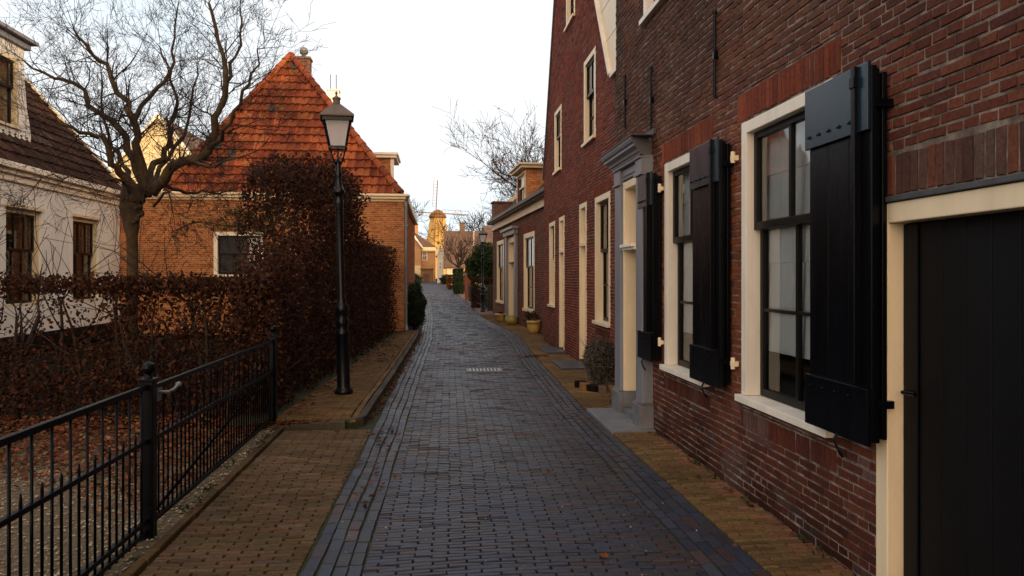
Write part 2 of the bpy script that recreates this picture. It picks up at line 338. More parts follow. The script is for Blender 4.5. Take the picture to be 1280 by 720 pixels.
def brick_wall(mb, mp, z0, z1, span, openings, soldiers, pal, ch=0.0575, bl=0.212, joint=0.0082, reveal=0.16, out=0.006, header=True, stain=None):
    """mb gets bricks (slot 0) and mortar (slot 1); span(z) -> the two ends of the wall at height z"""
    zs = set([round(z0 + i * ch, 4) for i in range(int((z1 - z0) / ch) + 1)] + [z1])
    for o in openings + soldiers: zs.update((round(o[2], 4), round(o[3], 4)))
    zs = sorted(z for z in zs if z0 - 1e-6 <= z <= z1 + 1e-6)
    for b0, b1 in zip(zs[:-1], zs[1:]):
        if b1 - b0 < 1e-4: continue
        mid = (b0 + b1) / 2
        a0, a1 = span(mid); l0, l1 = span(b0); u0, u1 = span(b1)
        if a1 - a0 < 0.02: continue
        row = int((mid - z0) / ch)
        hol = [(o[0], o[1]) for o in openings if o[2] - 1e-4 <= mid <= o[3] + 1e-4]
        for s0, s1 in cut(a0, a1, hol):
            A0 = l0 if s0 == a0 else s0; A1 = l1 if s1 == a1 else s1; B0 = u0 if s0 == a0 else s0; B1 = u1 if s1 == a1 else s1
            q = [mp(A0, 0, b0), mp(A1, 0, b0), mp(B1, 0, b1), mp(B0, 0, b1)]
            mb.quad(*(q[::-1] if mp.flip else q), mi=1)
    nrow = int(math.ceil((z1 - z0) / ch))
    for row in range(nrow):
        b0 = z0 + row * ch; b1 = min(b0 + ch, z1)
        if b1 - b0 < .022: continue
        a0, a1 = span((b0 + b1) / 2)
        if a1 - a0 < .02: continue
        ov = [o for o in openings + soldiers if o[2] < b1 - 1e-4 and o[3] > b0 + 1e-4]
        ed = sorted({a0, a1} | {e for o in ov for e in (o[0], o[1]) if a0 < e < a1})
        cells = []
        for s0, s1 in zip(ed[:-1], ed[1:]):
            m_ = (s0 + s1) / 2; iv = cut(b0, b1, [(o[2], o[3]) for o in ov if o[0] < m_ < o[1]])
            for q0, q1 in iv:
                if q1 - q0 < .024: continue
                if cells and abs(cells[-1][1] - s0) < 1e-6 and cells[-1][2:] == (q0, q1): cells[-1] = (cells[-1][0], s1, q0, q1)
                else: cells.append((s0, s1, q0, q1))
        hd = header and row % 2 == 1
        ln = bl / 2 if hd else bl
        ofs = (bl / 4 if hd else (0 if row % 4 == 0 else bl / 2)) + random.uniform(-0.008, 0.008)
        for s0, s1, q0, q1 in cells:
            x = s0 - ((s0 - ofs) % ln)
            while x < s1:
                p0, p1 = max(x, s0), min(x + ln, s1)
                if p1 - p0 > 0.03:
                    c = pick(pal)
                    if stain: c = stain(c, (p0 + p1) / 2, (q0 + q1) / 2)
                    wv = .004 * math.sin(p0 * 2.1 + row * .37) + .003 * math.sin(p0 * 5.3 + row)
                    one_brick(mb, mp, p0 + joint / 2, p1 - joint / 2, q0 + joint / 2 + (wv if q1 - q0 == b1 - b0 else 0), q1 - joint / 2 + (wv if q1 - q0 == b1 - b0 else 0), c, out)
                x += ln
    for o in soldiers:
        pal2 = o[4] if len(o) > 4 else PAL_S
        n = max(1, round((o[1] - o[0]) / 0.064)); w = (o[1] - o[0]) / n
        for i in range(n):
            c = pick(pal2)
            if stain: c = stain(c, o[0] + (i + .5) * w, o[2])
            one_brick(mb, mp, o[0] + i * w + joint / 2, o[0] + (i + 1) * w - joint / 2, o[2] + joint / 2, o[3] - joint / 2, c, out + 0.001)
    for o in openings:                                              # reveals
        a, b, c, d = o[:4]
        for p, q in (((a, c), (a, d)), ((a, d), (b, d)), ((b, d), (b, c)), ((b, c), (a, c))):
            v = [mp(p[0], 0, p[1]), mp(q[0], 0, q[1]), mp(q[0], reveal, q[1]), mp(p[0], reveal, p[1])]
            mb.quad(*(v[::-1] if mp.flip else v), mi=1)

# ------------------------------------------------------------------ windows and doors
def sash_window(root, mp, a0, a1, z0, z1, front='white', frame_w=0.09, sash='sash', panes=(2, 2), meet=0.42, inside='curtain', curtain_to=0.12, local=False, label=None, deep=0.05, bev=0.004, sill=0.05, face=-0.012, room=.34):
    """frame in the wall opening a0..a1, z0..z1; sliding sashes behind it, glass, curtains and the dim room behind"""
    kw = dict(local=local)
    a0 += 0.002; a1 -= 0.002; z1 -= 0.002; z0 += 0.002
    f = MB(); w = frame_w; D = 0.15
    f.box((a0, face, z0 + w * 0.6), (a0 + w, D, z1), mp); f.box((a1 - w, face, z0 + w * 0.6), (a1, D, z1), mp)
    f.box((a0 + w + .001, face + .002, z1 - w), (a1 - w - .001, D, z1 - .001), mp)
    fr = f.build('window', M[front], root, bevel=bev, **kw)
    if label: fr['label'] = label
    s = MB(); s.box((a0 - .015, face - sill, z0), (a1 + .015, D, z0 + w * 0.6 - .002), mp)
    s.build('window_sill', M[front], fr, bevel=bev, **kw)
    i0, i1, k0, k1 = a0 + w, a1 - w, z0 + w * 0.6, z1 - w
    zm = k1 - (k1 - k0) * meet
    m = MB(); t = 0.05
    def leaf(q0, q1, d, cols, rows):
        m.box((i0 + .001, d, q0), (i0 + t, d + .045, q1), mp); m.box((i1 - t, d, q0), (i1 - .001, d + .045, q1), mp)
        m.box((i0 + t + .001, d + .001, q0), (i1 - t - .001, d + .044, q0 + t * 1.15), mp); m.box((i0 + t + .001, d + .001, q1 - t), (i1 - t - .001, d + .044, q1), mp)
        for c in range(1, cols):
            x = i0 + (i1 - i0) * c / cols; m.box((x - .017, d + .004, q0 + t * 1.15 + .001), (x + .017, d + .04, q1 - t - .001), mp)
        for r_ in range(1, rows):
            z = q0 + (q1 - q0) * r_ / rows; xs = [i0 + t + .001] + [i0 + (i1 - i0) * c / cols for c in range(1, cols)] + [i1 - t - .001]
            for c in range(len(xs) - 1): m.box((xs[c] + (.018 if c else 0), d + .006, z - .013), (xs[c + 1] - (.018 if c < len(xs) - 2 else 0), d + .038, z + .013), mp)
    leaf(zm - .0, k1 - .002, deep, panes[0], 1)
    leaf(k0 + .002, zm + .045, deep + .05, panes[0], panes[1])
    m.build('sash', M[sash], fr, bevel=0.003 if bev else 0, **kw)
    g = MB()
    q = [mp(i0 + .02, deep + .025, zm + .02), mp(i1 - .02, deep + .025, zm + .02), mp(i1 - .02, deep + .025, k1 - .02), mp(i0 + .02, deep + .025, k1 - .02)]
    g.quad(*(q[::-1] if mp.flip else q))
    q = [mp(i0 + .02, deep + .075, k0 + .02), mp(i1 - .02, deep + .075, k0 + .02), mp(i1 - .02, deep + .075, zm + .02), mp(i0 + .02, deep + .075, zm + .02)]
    g.quad(*(q[::-1] if mp.flip else q))
    g.build('glass', M['glass'], fr, **kw)
    if inside:
        c = MB(); dz = deep + (.115 if inside == 'curtain' else .14); n = 26; ex = min(.26, max(0, room - .04)) if inside == 'curtain' else 0; zb = k0 + (k1 - k0) * curtain_to
        if inside == 'curtain':                                     # pleated blinds with hem lines
            nh = 5
            for r_ in range(nh):
                za, zb2 = zb + (k1 - zb) * r_ / nh, zb + (k1 - zb) * (r_ + 1) / nh
                for i in range(n):
                    x0, x1 = i0 - ex + (i1 - i0 + 2 * ex) * i / n, i0 - ex + (i1 - i0 + 2 * ex) * (i + 1) / n
                    e = lambda x: dz + .006 * math.sin(x * 31) + .004 * math.sin(x * 57 + 1)
                    q = [mp(x0, e(x0) - .012, za + .004), mp(x1, e(x1) - .012, za + .004), mp(x1, e(x1), zb2), mp(x0, e(x0), zb2)]
                    c.quad(*(q[::-1] if mp.flip else q))
                    q = [mp(x0, e(x0), za), mp(x1, e(x1), za), mp(x1, e(x1) - .012, za + .004), mp(x0, e(x0) - .012, za + .004)]
                    c.quad(*(q[::-1] if mp.flip else q))
            c.build('curtain', M['curtain'], fr, smooth=False, **kw)
        else:                                                       # gathered drapes at both sides
            for s0, s1 in ((i0, i0 + (i1 - i0) * .24), (i1 - (i1 - i0) * .24, i1)):
                for i in range(n):
                    x0, x1 = s0 + (s1 - s0) * i / n, s0 + (s1 - s0) * (i + 1) / n
                    e = lambda x: dz + .03 * math.sin((x - s0) / (s1 - s0) * 22)
                    q = [mp(x0, e(x0), k0), mp(x1, e(x1), k0), mp(x1, e(x1), k1), mp(x0, e(x0), k1)]
                    c.quad(*(q[::-1] if mp.flip else q))
            c.build('curtain', M['drape'], fr, smooth=True, **kw)
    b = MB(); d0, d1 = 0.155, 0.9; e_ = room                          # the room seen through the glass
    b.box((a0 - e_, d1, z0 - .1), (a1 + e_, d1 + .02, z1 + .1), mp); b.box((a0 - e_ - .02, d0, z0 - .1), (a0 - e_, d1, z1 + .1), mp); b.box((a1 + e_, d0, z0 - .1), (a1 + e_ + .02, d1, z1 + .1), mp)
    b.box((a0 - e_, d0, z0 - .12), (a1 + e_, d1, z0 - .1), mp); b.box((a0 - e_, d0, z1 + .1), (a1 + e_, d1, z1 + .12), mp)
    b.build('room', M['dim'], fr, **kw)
    return fr

def panel_door(root, mp, a0, a1, z0, z1, frame='cream', leaf='cream', deep=0.16, transom=None, local=False, label=None, handle=True, w=0.09, knob_side=1):
    kw = dict(local=local); a0 += .002; a1 -= .002; z1 -= .002; D = deep + .05
    f = MB()
    f.box((a0, -.012, z0), (a0 + w, D, z1), mp); f.box((a1 - w, -.012, z0), (a1, D, z1), mp); f.box((a0 + w + .001, -.010, z1 - w), (a1 - w - .001, D, z1 - .001), mp)
    fr = f.build('door_frame', M[frame], root, bevel=.004, **kw)
    if label: fr['label'] = label
    i0, i1, k1 = a0 + w, a1 - w, z1 - w
    if transom:
        t = MB(); t.box((i0 + .001, -.03, transom), (i1 - .001, D, transom + .07), mp); t.build('transom', M[frame], fr, bevel=.004, **kw)
        g = MB(); q = [mp(i0, deep, transom + .07), mp(i1, deep, transom + .07), mp(i1, deep, k1), mp(i0, deep, k1)]
        g.quad(*(q[::-1] if mp.flip else q)); g.build('fanlight', M['glass'], fr, **kw)
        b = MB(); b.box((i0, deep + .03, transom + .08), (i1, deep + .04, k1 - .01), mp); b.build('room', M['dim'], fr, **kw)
        k1 = transom
    d = MB(); d.box((i0 + .003, deep, z0 + .02), (i1 - .003, deep + .045, k1 - .003), mp)
    iw = i1 - i0
    for za, zb in ((.12, .42), (.5, .95)):
        za, zb = z0 + (k1 - z0) * za, z0 + (k1 - z0) * zb
        for xa, xb in ((.12, .46), (.54, .88)):
            d.box((i0 + iw * xa, deep - .012, za), (i0 + iw * xb, deep - .001, zb), mp)
    d.build('door', M[leaf], fr, bevel=.004, **kw)
    if handle:
        x = i0 + iw * (.9 if knob_side > 0 else .1); h = MB()
        c = mp(x, deep - .04, z0 + 1.05); h.lathe([(.0, -.028), (.02, -.02), (.028, 0), (.02, .02), (.0, .028)], c, 10)
        h.obox(mp(x, deep - .03, z0 + 1.05), mp(x, deep + .01, z0 + 1.05), .02, .02); h.build('door_knob', M['iron'], fr, smooth=True, **kw)
    return fr

def shutter(root, mp, a0, a1, z0, z1, label):
    """two folded leaves lying open against the wall; a0 is the near end"""
    w = a1 - a0
    s = MB(); n = 3; d0 = -.115
    for i in range(n):
        s.box((a0 + w * i / n + .0015, d0, z0 + .02), (a0 + w * (i + 1) / n - .0015, d0 + .032, z1 - .02), mp)
    o = s.build('shutter', M['shutter'], root, bevel=.003); o['label'] = label
    t = MB(); t.box((a0 + .002, d0 - .024, z1 - .36), (a1 + .015, d0 - .001, z1), mp)
    for i in range(5):
        c = mp(a1 - .04 - i * (w - .1) / 5, d0 - .03, z1 - .29); t.lathe([(.0, -.012), (.011, -.006), (.011, .006), (0, .012)], c, 8)
    t.build('top_rail', M['shutter_skysheen'], o, bevel=.004)
    t = MB(); t.box((a0 + .002, d0 - .024, z0), (a1 + .015, d0 - .001, z0 + .30), mp)
    for i in range(4):
        c = mp(a1 - .06 - i * (w - .1) / 4, d0 - .027, z0 + .24); t.lathe([(.0, -.008), (.008, -.004), (.008, .004), (0, .008)], c, 8)
    t.build('bottom_rail', M['shutter'], o, bevel=.004)
    b = MB(); b.box((a0 + .09, d0 - .045, z0 + .31), (a0 + .125, d0 - .001, z1 - .005), mp); b.box((a0 + .085, d0 - .052, z1 - .12), (a0 + .13, d0 - .0005, z1 - .06), mp)
    b.build('cover_strip', M['shutter'], o, bevel=.003)
    r = MB(); r.box((a0 + .03, d0 + .036, z0 + .01), (a1 - .03, d0 + .064, z1 - .03), mp); r.box((a0 + .015, d0 + .068, z0 + .03), (a1 - .02, d0 + .095, z1 - .05), mp)
    r.build('folded_leaf', M['shutter'], o, bevel=.003)
    for z in (z0 + .22, z1 - .22):
        h = MB(); h.box((a0 - .02, d0 + .02, z - .02), (a0 + .012, -.002, z + .02), mp); h.build('hinge_plate', M['iron'], o)
    h = MB(); h.tube([mp(a0 + .3, d0 - .02, z0 + .01), mp(a0 + .3, d0 - .04, z0 - .03), mp(a0 + .27, d0 - .03, z0 - .08), mp(a0 + .28, d0 - .0, z0 - .12)], .008, 6)
    h.build('hold_back', M['iron'], o)
    return o

def pintle(root, mp, a, z):
    b = MB(); b.box((a - .03, -.03, z - .015), (a + .06, -.008, z + .015), mp); b.tube([mp(a - .03, -.05, z - .03), mp(a - .03, -.05, z + .06)], .018, 8)
    b.box((a - .05, -.065, z - .01), (a - .01, -.009, z + .03), mp)
    b.build('shutter_hinge', M['cream'], root, bevel=.002)

# ------------------------------------------------------------------ roofs
PAL_T = [(0.3024, 0.0792, 0.0302), (0.2592, 0.0648, 0.0259), (0.3312, 0.0936, 0.0360), (0.2232, 0.0562, 0.0245), (0.3456, 0.1116, 0.0432), (0.2808, 0.0720, 0.0324), (0.1944, 0.0504, 0.0252)]
PAL_TG = [(0.10, 0.075, 0.06), (0.07, 0.06, 0.05)]
PAL_TB = [(0.0562, 0.0270, 0.0195), (0.0450, 0.0225, 0.0173), (0.0675, 0.0338, 0.0240), (0.0375, 0.0210, 0.0165)]
def pantiles(mb, o, u, v, width, slope_len, left, right, tw=0.24, th=0.36, pal=PAL_T, grey=0.06, k=6, col_range=None):
    """tiles on the plane o + u*x + v*y; left(y), right(y) bound each course"""
    o, u, v = Vector(o), Vector(u).normalized(), Vector(v).normalized(); n = u.cross(v).normalized()
    rows = int(slope_len / th) + 1
    for r_ in range(rows):
        y0 = r_ * th; y1 = min(y0 + th + .05, slope_len + .02); ym = min(y0 + th / 2, slope_len)
        xl, xr = left(ym), right(ym)
        c0 = math.floor(xl / tw); c1 = math.ceil(xr / tw)
        for c in range(c0, c1):
            x0, x1 = max(c * tw, xl), min((c + 1) * tw, xr)
            if x1 - x0 < .03: continue
            pz_ = o + u * x0 + v * y0; g_ = grey * (.3 + 3.2 * max(0, noise.noise(pz_ * .55)))
            col = pick(PAL_TG) if random.random() < g_ else pick(pal); kk_ = 1 + .5 * noise.noise(pz_ * .8 + Vector((5, 1, 2))); col = tuple(c_ * kk_ for c_ in col)
            dz = random.uniform(0, .012); dy = random.uniform(-.012, .012); vs = []
            for j in range(k + 1):
                x = x0 + (x1 - x0) * j / k; q = (x - c * tw) / tw
                h = .030 * math.cos(q * 2 * math.pi) + .012 * math.sin(q * 4 * math.pi)
                sag = -.02 * math.cos(q * 2 * math.pi)
                for y, hh in ((y0 + dy + sag, .050), (y0 + dy + sag, .075), (y0 + th * .5, .045), (y1, .008)):
                    vs.append(tuple(o + u * x + v * y + n * (h + hh + dz - (.03 if hh == .05 else 0))))
            fs = []
            for j in range(k):
                a, b = j * 4, (j + 1) * 4
                for t in range(3): fs.append((a + t, b + t, b + t + 1, a + t + 1))
            mb.add(vs, fs, 0, col)
def ridge_tiles(mb, p0, p1, r=.12, tl=.36, pal=PAL_T, n=6):
    p0, p1 = Vector(p0), Vector(p1); d = p1 - p0; k = max(1, int(d.length / tl)); t = d.normalized()
    side = t.cross(Vector((0, 0, 1))).normalized(); up = side.cross(t).normalized()
    for i in range(k):
        a = p0 + d * (i / k); b = p0 + d * ((i + 1.12) / k); col = pick(pal); vs = []
        for p, rr in ((a, r * 1.15), (b, r * .9)):
            for j in range(n + 1):
                q = math.pi * j / n; vs.append(tuple(p + side * (math.cos(q) * rr) + up * (math.sin(q) * rr - .02)))
        vs2 = [tuple(a + side * (math.cos(math.pi * j / n) * r * .85) + up * (math.sin(math.pi * j / n) * r * .85 - .02)) for j in range(n + 1)]
        o = n + 1
        fs = [(j, j + 1, o + j + 1, o + j) for j in range(n)] + [(2 * o + j, 2 * o + j + 1, j + 1, j) for j in range(n)]
        mb.add(vs + vs2, fs, 0, col)

# ------------------------------------------------------------------ leaves in bulk
def leaf_mesh(name, P, size, cols, mat, parent=None, flat=0.0, aspect=1.5, droop=0.0):
    """P: (n,3) leaf centres in space; each leaf is a folded pointed quad"""
    n = len(P); off = np.array(ORG.get(parent.name, Vector((0, 0, 0)))) if parent is not None else 0
    d = rng.normal(size=(n, 3)); d[:, 2] = d[:, 2] * (1 - flat) - droop; d /= np.linalg.norm(d, axis=1)[:, None]
    e = rng.normal(size=(n, 3)) if flat < .5 else np.tile([0, 0, 1.0], (n, 1)) + rng.normal(size=(n, 3)) * .35
    s = np.cross(d, e); s /= np.linalg.norm(s, axis=1)[:, None] + 1e-9; w = np.cross(s, d)
    L_ = (size * rng.uniform(.65, 1.25, n))[:, None]
    P = P - off
    v = np.empty((n, 6, 3)); hw = L_ / aspect / 2
    v[:, 0] = P - d * L_ / 2; v[:, 1] = P + s * hw + w * hw * .45 - d * L_ * .08; v[:, 2] = P + s * hw * .55 + w * hw * .3 + d * L_ * .3
    v[:, 3] = P + d * L_ / 2; v[:, 4] = P - s * hw * .55 + w * hw * .3 + d * L_ * .3; v[:, 5] = P - s * hw + w * hw * .45 - d * L_ * .08
    b = (np.arange(n) * 6)[:, None]
    f = np.concatenate([b + np.array([0, 1, 2, 3]), b + np.array([0, 3, 4, 5])], axis=1).reshape(-1, 4)
    me = bpy.data.meshes.new(name); me.vertices.add(n * 6); me.vertices.foreach_set('co', v.ravel())
    me.loops.add(f.size); me.loops.foreach_set('vertex_index', f.ravel().astype(np.int32))
    me.polygons.add(len(f)); me.polygons.foreach_set('loop_start', np.arange(0, f.size, 4, dtype=np.int32))
    me.polygons.foreach_set('loop_total', np.full(len(f), 4, dtype=np.int32))
    me.update(calc_edges=True); me.validate(); me.materials.append(mat)
    set_col(me, np.repeat(cols, 8, axis=0))
    o = bpy.data.objects.new(name, me); COL.objects.link(o)
    if parent is not None: o.parent = parent
    return o
def leaf_cols(n, pal, lo=.6, hi=1.35):
    p = np.array(pal)[rng.integers(0, len(pal), n)]
    return (p * rng.uniform(lo, hi, n)[:, None]).astype(np.float32)
PAL_BEECH = [(0.0574, 0.0222, 0.0124), (0.0438, 0.0179, 0.0112), (0.0741, 0.0286, 0.0136), (0.0337, 0.0153, 0.0105), (0.0877, 0.0331, 0.0149)]
PAL_FALL = [(0.1275, 0.0375, 0.0165), (0.0975, 0.0285, 0.0150), (0.1650, 0.0600, 0.0225), (0.0675, 0.0263, 0.0150), (0.1500, 0.0825, 0.0375)]

# ------------------------------------------------------------------ bare branches
def grow(segs, p, d, ln, r, lev, spread=.75, up=.12, kids=(3, 5), minr=.0025, wig=.16):
    k = 4 if lev > 0 else 3; pts = [p.copy()]; rad = [r]; dd = d.normalized()
    for i in range(k):
        dd = (dd + Vector((random.gauss(0, wig), random.gauss(0, wig), random.gauss(0, wig) + up))).normalized()
        pts.append(pts[-1] + dd * (ln / k)); rad.append(max(minr, r * (1 - .62 * (i + 1) / k)))
    segs.append((pts, rad))
    if lev == 0: return
    for c in range(random.randint(*kids)):
        i = random.randint(1, k); b = pts[i]
        ax = dd.orthogonal().normalized(); ax.rotate(Quaternion(dd, random.uniform(0, 2 * math.pi)))
        nd = dd.copy(); nd.rotate(Quaternion(ax, random.uniform(.35, spread + .35)))
        grow(segs, b, nd, ln * random.uniform(.5, .78), max(minr, rad[i] * random.uniform(.5, .75)), lev - 1, spread, up, kids, minr, wig)
def smooth_path(pts, sub=4):
    pts = [Vector(p) for p in pts]; out = []
    for i in range(len(pts) - 1):
        p0, p1, p2, p3 = pts[max(i - 1, 0)], pts[i], pts[i + 1], pts[min(i + 2, len(pts) - 1)]
        for j in range(sub):
            t = j / sub; out.append(.5 * ((2 * p1) + (p2 - p0) * t + (2 * p0 - 5 * p1 + 4 * p2 - p3) * t * t + (3 * p1 - p0 - 3 * p2 + p3) * t ** 3))
    out.append(pts[-1]); return out

# ------------------------------------------------------------------ ground levels and street lines
def gz(y):
    if y < 28: return 0.0
    if y < 36: return .0155 * (y - 28) ** 2 / 16
    if y < 112: return .0155 * (y - 32)
    return 1.24
def lerp(tab, y):
    if y <= tab[0][0]: return tab[0][1]
    for (a, b), (c, d) in zip(tab[:-1], tab[1:]):
        if y <= c: return b + (d - b) * (y - a) / (c - a)
    return tab[-1][1]
LT = [(-8, -.86), (4.3, -.79), (8, -.73), (13, -.66), (20, -.52), (29, -.56), (37, -.65), (56, -1.1), (73, -2.0), (103, -2.2), (125, -5)]
RT = [(-8, 1.90), (4.2, 1.89), (9.4, 1.865), (15, 2.03), (19, 2.22), (22, 2.30), (26, 2.08), (31, 1.80), (35, 1.85), (46, 1.7), (64, 1.3), (76, .8), (103, -.5), (125, -2.5)]
XL = lambda y: lerp(LT, y)
XR = lambda y: lerp(RT, y)
C_DIR = (math.sin(R(3.1)), math.cos(R(3.1)))
def wallx(y):
    if y < 9.72: return 2.37
    if y < 19.68: return 2.82
    return 3.19 - (y - 19.75) * math.tan(R(3.1))
KT = [(8.5, -.84), (13, -.72), (20.0, -.57), (22.4, -.57)]           # kerb of the raised pavement on the left
HT = [(8.5, -1.85), (14, -1.55), (21.8, -1.16), (22.4, -1.05)]       # foot of the tall hedge
KX = lambda y: lerp(KT, y)
HX = lambda y: lerp(HT, y)

def paver(mb, c4, z, col, h=.03, jit=.0026, ins=.0045, tilt=.0015):
    cx = sum(p[0] for p in c4) / 4; cy = sum(p[1] for p in c4) / 4
    tx, ty = random.gauss(0, tilt), random.gauss(0, tilt); zz = z + random.uniform(-.002, .002)
    lo = []; hi = []
    for x, y in c4:
        x += random.uniform(-jit, jit); y += random.uniform(-jit, jit)
        dx, dy = cx - x, cy - y; l = math.hypot(dx, dy) or 1; sx = 1 if dx > 0 else -1; sy = 1 if dy > 0 else -1
        lo.append((x, y, zz - h)); hi.append((x + sx * ins, y + sy * ins, zz + (tx if dx > 0 else -tx) + (ty if dy > 0 else -ty)))
    md = [(a[0] + (b[0] - a[0]) * .25, a[1] + (b[1] - a[1]) * .25, b[2] - .006) for a, b in zip(lo, hi)]
    fs = [(8, 9, 10, 11)]
    for i in range(4):
        j = (i + 1) % 4; fs += [(i, j, 4 + j, 4 + i), (4 + i, 4 + j, 8 + j, 8 + i)]
    mb.add(lo + md + hi, fs, 0, col)
def nz(x, y, s): return noise.noise(Vector((x * s, y * s, 3.7)))
PAL_R = [(0.0232, 0.0289, 0.0539), (0.0207, 0.0257, 0.0485), (0.0273, 0.0281, 0.0485), (0.0315, 0.0272, 0.0422), (0.0241, 0.0257, 0.0377), (0.0348, 0.0289, 0.0359), (0.0215, 0.0248, 0.0404)]
PAL_R0 = [(0.066, 0.068, 0.084), (0.056, 0.06, 0.078), (0.074, 0.066, 0.078), (0.085, 0.062, 0.062), (0.06, 0.056, 0.062), (0.096, 0.066, 0.056), (0.05, 0.05, 0.06)]
PAL_RR = [(0.0510, 0.0272, 0.0288), (0.0425, 0.0263, 0.0306), (0.0595, 0.0306, 0.0288)]
PAL_Y = [(0.1660, 0.1027, 0.0386), (0.1401, 0.0864, 0.0333), (0.1845, 0.1167, 0.0466), (0.1216, 0.0708, 0.0299), (0.1548, 0.0921, 0.0399), (0.1734, 0.0885, 0.0399)]
PAL_Y0 = [(0.245, 0.175, 0.085), (0.21, 0.15, 0.075), (0.28, 0.20, 0.10), (0.185, 0.125, 0.065), (0.23, 0.155, 0.085), (0.26, 0.155, 0.085)]
def road_col(x, y):
    red = nz(x, y, .28) + .35 * nz(x, y, 1.3) + (.35 if 15 < y < 19 else 0)
    c = pick(PAL_RR) if random.random() < max(.03, red * .7) else pick(PAL_R)
    b_ = nz(x + 7, y, .55) + .5 * nz(x, y + 4, 2.1)
    return (c[0] * (1 - .12 * b_), c[1] * (1 + .02 * b_), c[2] * (1 + .30 * b_))
def rows_across(mb, xl, xr, y0, y1, ln, w, jt, zf, colf, wave=0.0):
    y = y0; r_ = 0
    while y < y1:
        a, b = xl(y), xr(y); x = a - (ln * .5 if r_ % 2 else 0) - random.uniform(0, .02)
        while x < b:
            p0, p1 = max(x, a) + jt / 2, min(x + ln, b) - jt / 2
            if p1 - p0 > .035:
                d0, d1 = wave * math.sin(p0 * 2.3 + y * .11), wave * math.sin(p1 * 2.3 + y * .11)
                paver(mb, [(p0, y + jt / 2 + d0), (p1, y + jt / 2 + d1), (p1, y + w - jt / 2 + d1), (p0, y + w - jt / 2 + d0)], zf((p0 + p1) / 2, y), colf((p0 + p1) / 2, y))
            x += ln
        y += w; r_ += 1
def rows_along(mb, edge, n, w, y0, y1, ln, jt, zf, colf):
    for k in range(n):
        y = y0 - random.uniform(0, ln)
        while y < y1:
            l = ln * random.uniform(.93, 1.07); a, b = edge(y) + k * w, edge(y + l) + k * w; wb = .006 * math.sin(y * 3 + k)
            paver(mb, [(a + jt / 2 + wb, y + jt / 2), (a + w - jt / 2 + wb, y + jt / 2), (b + w - jt / 2 + wb, y + l - jt / 2), (b + jt / 2 + wb, y + l - jt / 2)], zf(a, y), colf(a, y))
            y += l

# ground sheet, reaching the horizon
def sheet(name, xf0, xf1, ys, zo, mat, nx=1, kind='structure'):
    mb = MB()
    for y0, y1 in zip(ys[:-1], ys[1:]):
        for i in range(nx):
            t0, t1 = i / nx, (i + 1) / nx
            P_ = lambda y, t: (xf0(y) + (xf1(y) - xf0(y)) * t, y, gz(y) + zo)
            mb.quad(P_(y0, t0), P_(y0, t1), P_(y1, t1), P_(y1, t0))
    o = mb.build(name, mat); tag(o, kind=kind); return o
YS = [-60, -20, 0, 10, 20, 27.9] + [28 + i for i in range(0, 9)] + list(range(40, 113, 6)) + [112.1, 140, 200, 400, 900]
sheet('ground', lambda y: -500, lambda y: 500, YS, -.06, M['soil'])
YN = [-10 + i * 1.0 for i in range(0, 71)]
sheet('road_bed', lambda y: min(XL(y), -.9) - .9 if y < 8.4 else XL(y) - .1, lambda y: wallx(y) - .002 if y < 33 else XR(y) + .1, YN, -.0125, M['joint'])

road = MB(); BW = .088; NB = 4
zr = lambda x, y: gz(y) + .012 * math.cos((x - .6) / 1.3 * 1.4) - .006 + .006 * nz(x * 1.6, y * .7, .8)
rows_across(road, lambda y: XL(y) + NB * BW, lambda y: XR(y) - NB * BW, 1.2, 60, .202, .051, .006, zr, road_col, .035)
band_col = lambda x, y: pick(PAL_RR) if random.random() < .10 + .25 * max(0, nz(x, y, .7)) else pick(PAL_R)
rows_along(road, XL, NB, BW, 1.2, 60, .205, .009, lambda x, y: gz(y) - .002, band_col)
rows_along(road, lambda y: XR(y) - NB * BW, NB, BW, 1.2, 60, .205, .009, lambda x, y: gz(y) - .002, band_col)
o = road.build('road', M['paver'], attr=True); tag(o, kind='structure')
m_far, nt, out = newmat('far street brick')
p = N(nt, 'ShaderNodeBsdfPrincipled', Roughness=.62); p.inputs['Specular IOR Level'].default_value = .2; tc = N(nt, 'ShaderNodeTexCoord')
b = N(nt, 'ShaderNodeTexBrick', Scale=1.0); b.inputs['Brick Width'].default_value = .205; b.inputs['Row Height'].default_value = .07; b.inputs['Mortar Size'].default_value = .006
b.inputs['Color1'].default_value = (.04, .048, .07, 1); b.inputs['Color2'].default_value = (.052, .05, .062, 1); b.inputs['Mortar'].default_value = (.02, .02, .016, 1)
L(nt, tc.outputs['Object'], b.inputs['Vector'])
c = mix_rgb(nt, 1, b.outputs['Color'], ramp(nt, noise_f(nt, .7, 6, .65), [(.3, (.65, .65, .68)), (.7, (1.2, 1.15, 1.15))]), 'MULTIPLY')
L(nt, c, p.inputs['Base Color']); L(nt, bump(nt, b.outputs['Color'], .5, .01), p.inputs['Normal']); L(nt, p.outputs[0], out.inputs[0])
sheet('road', XL, XR, [60 + i for i in range(0, 44, 2)] + [104, 108, 112, 118, 125], -.004, m_far, nx=4)

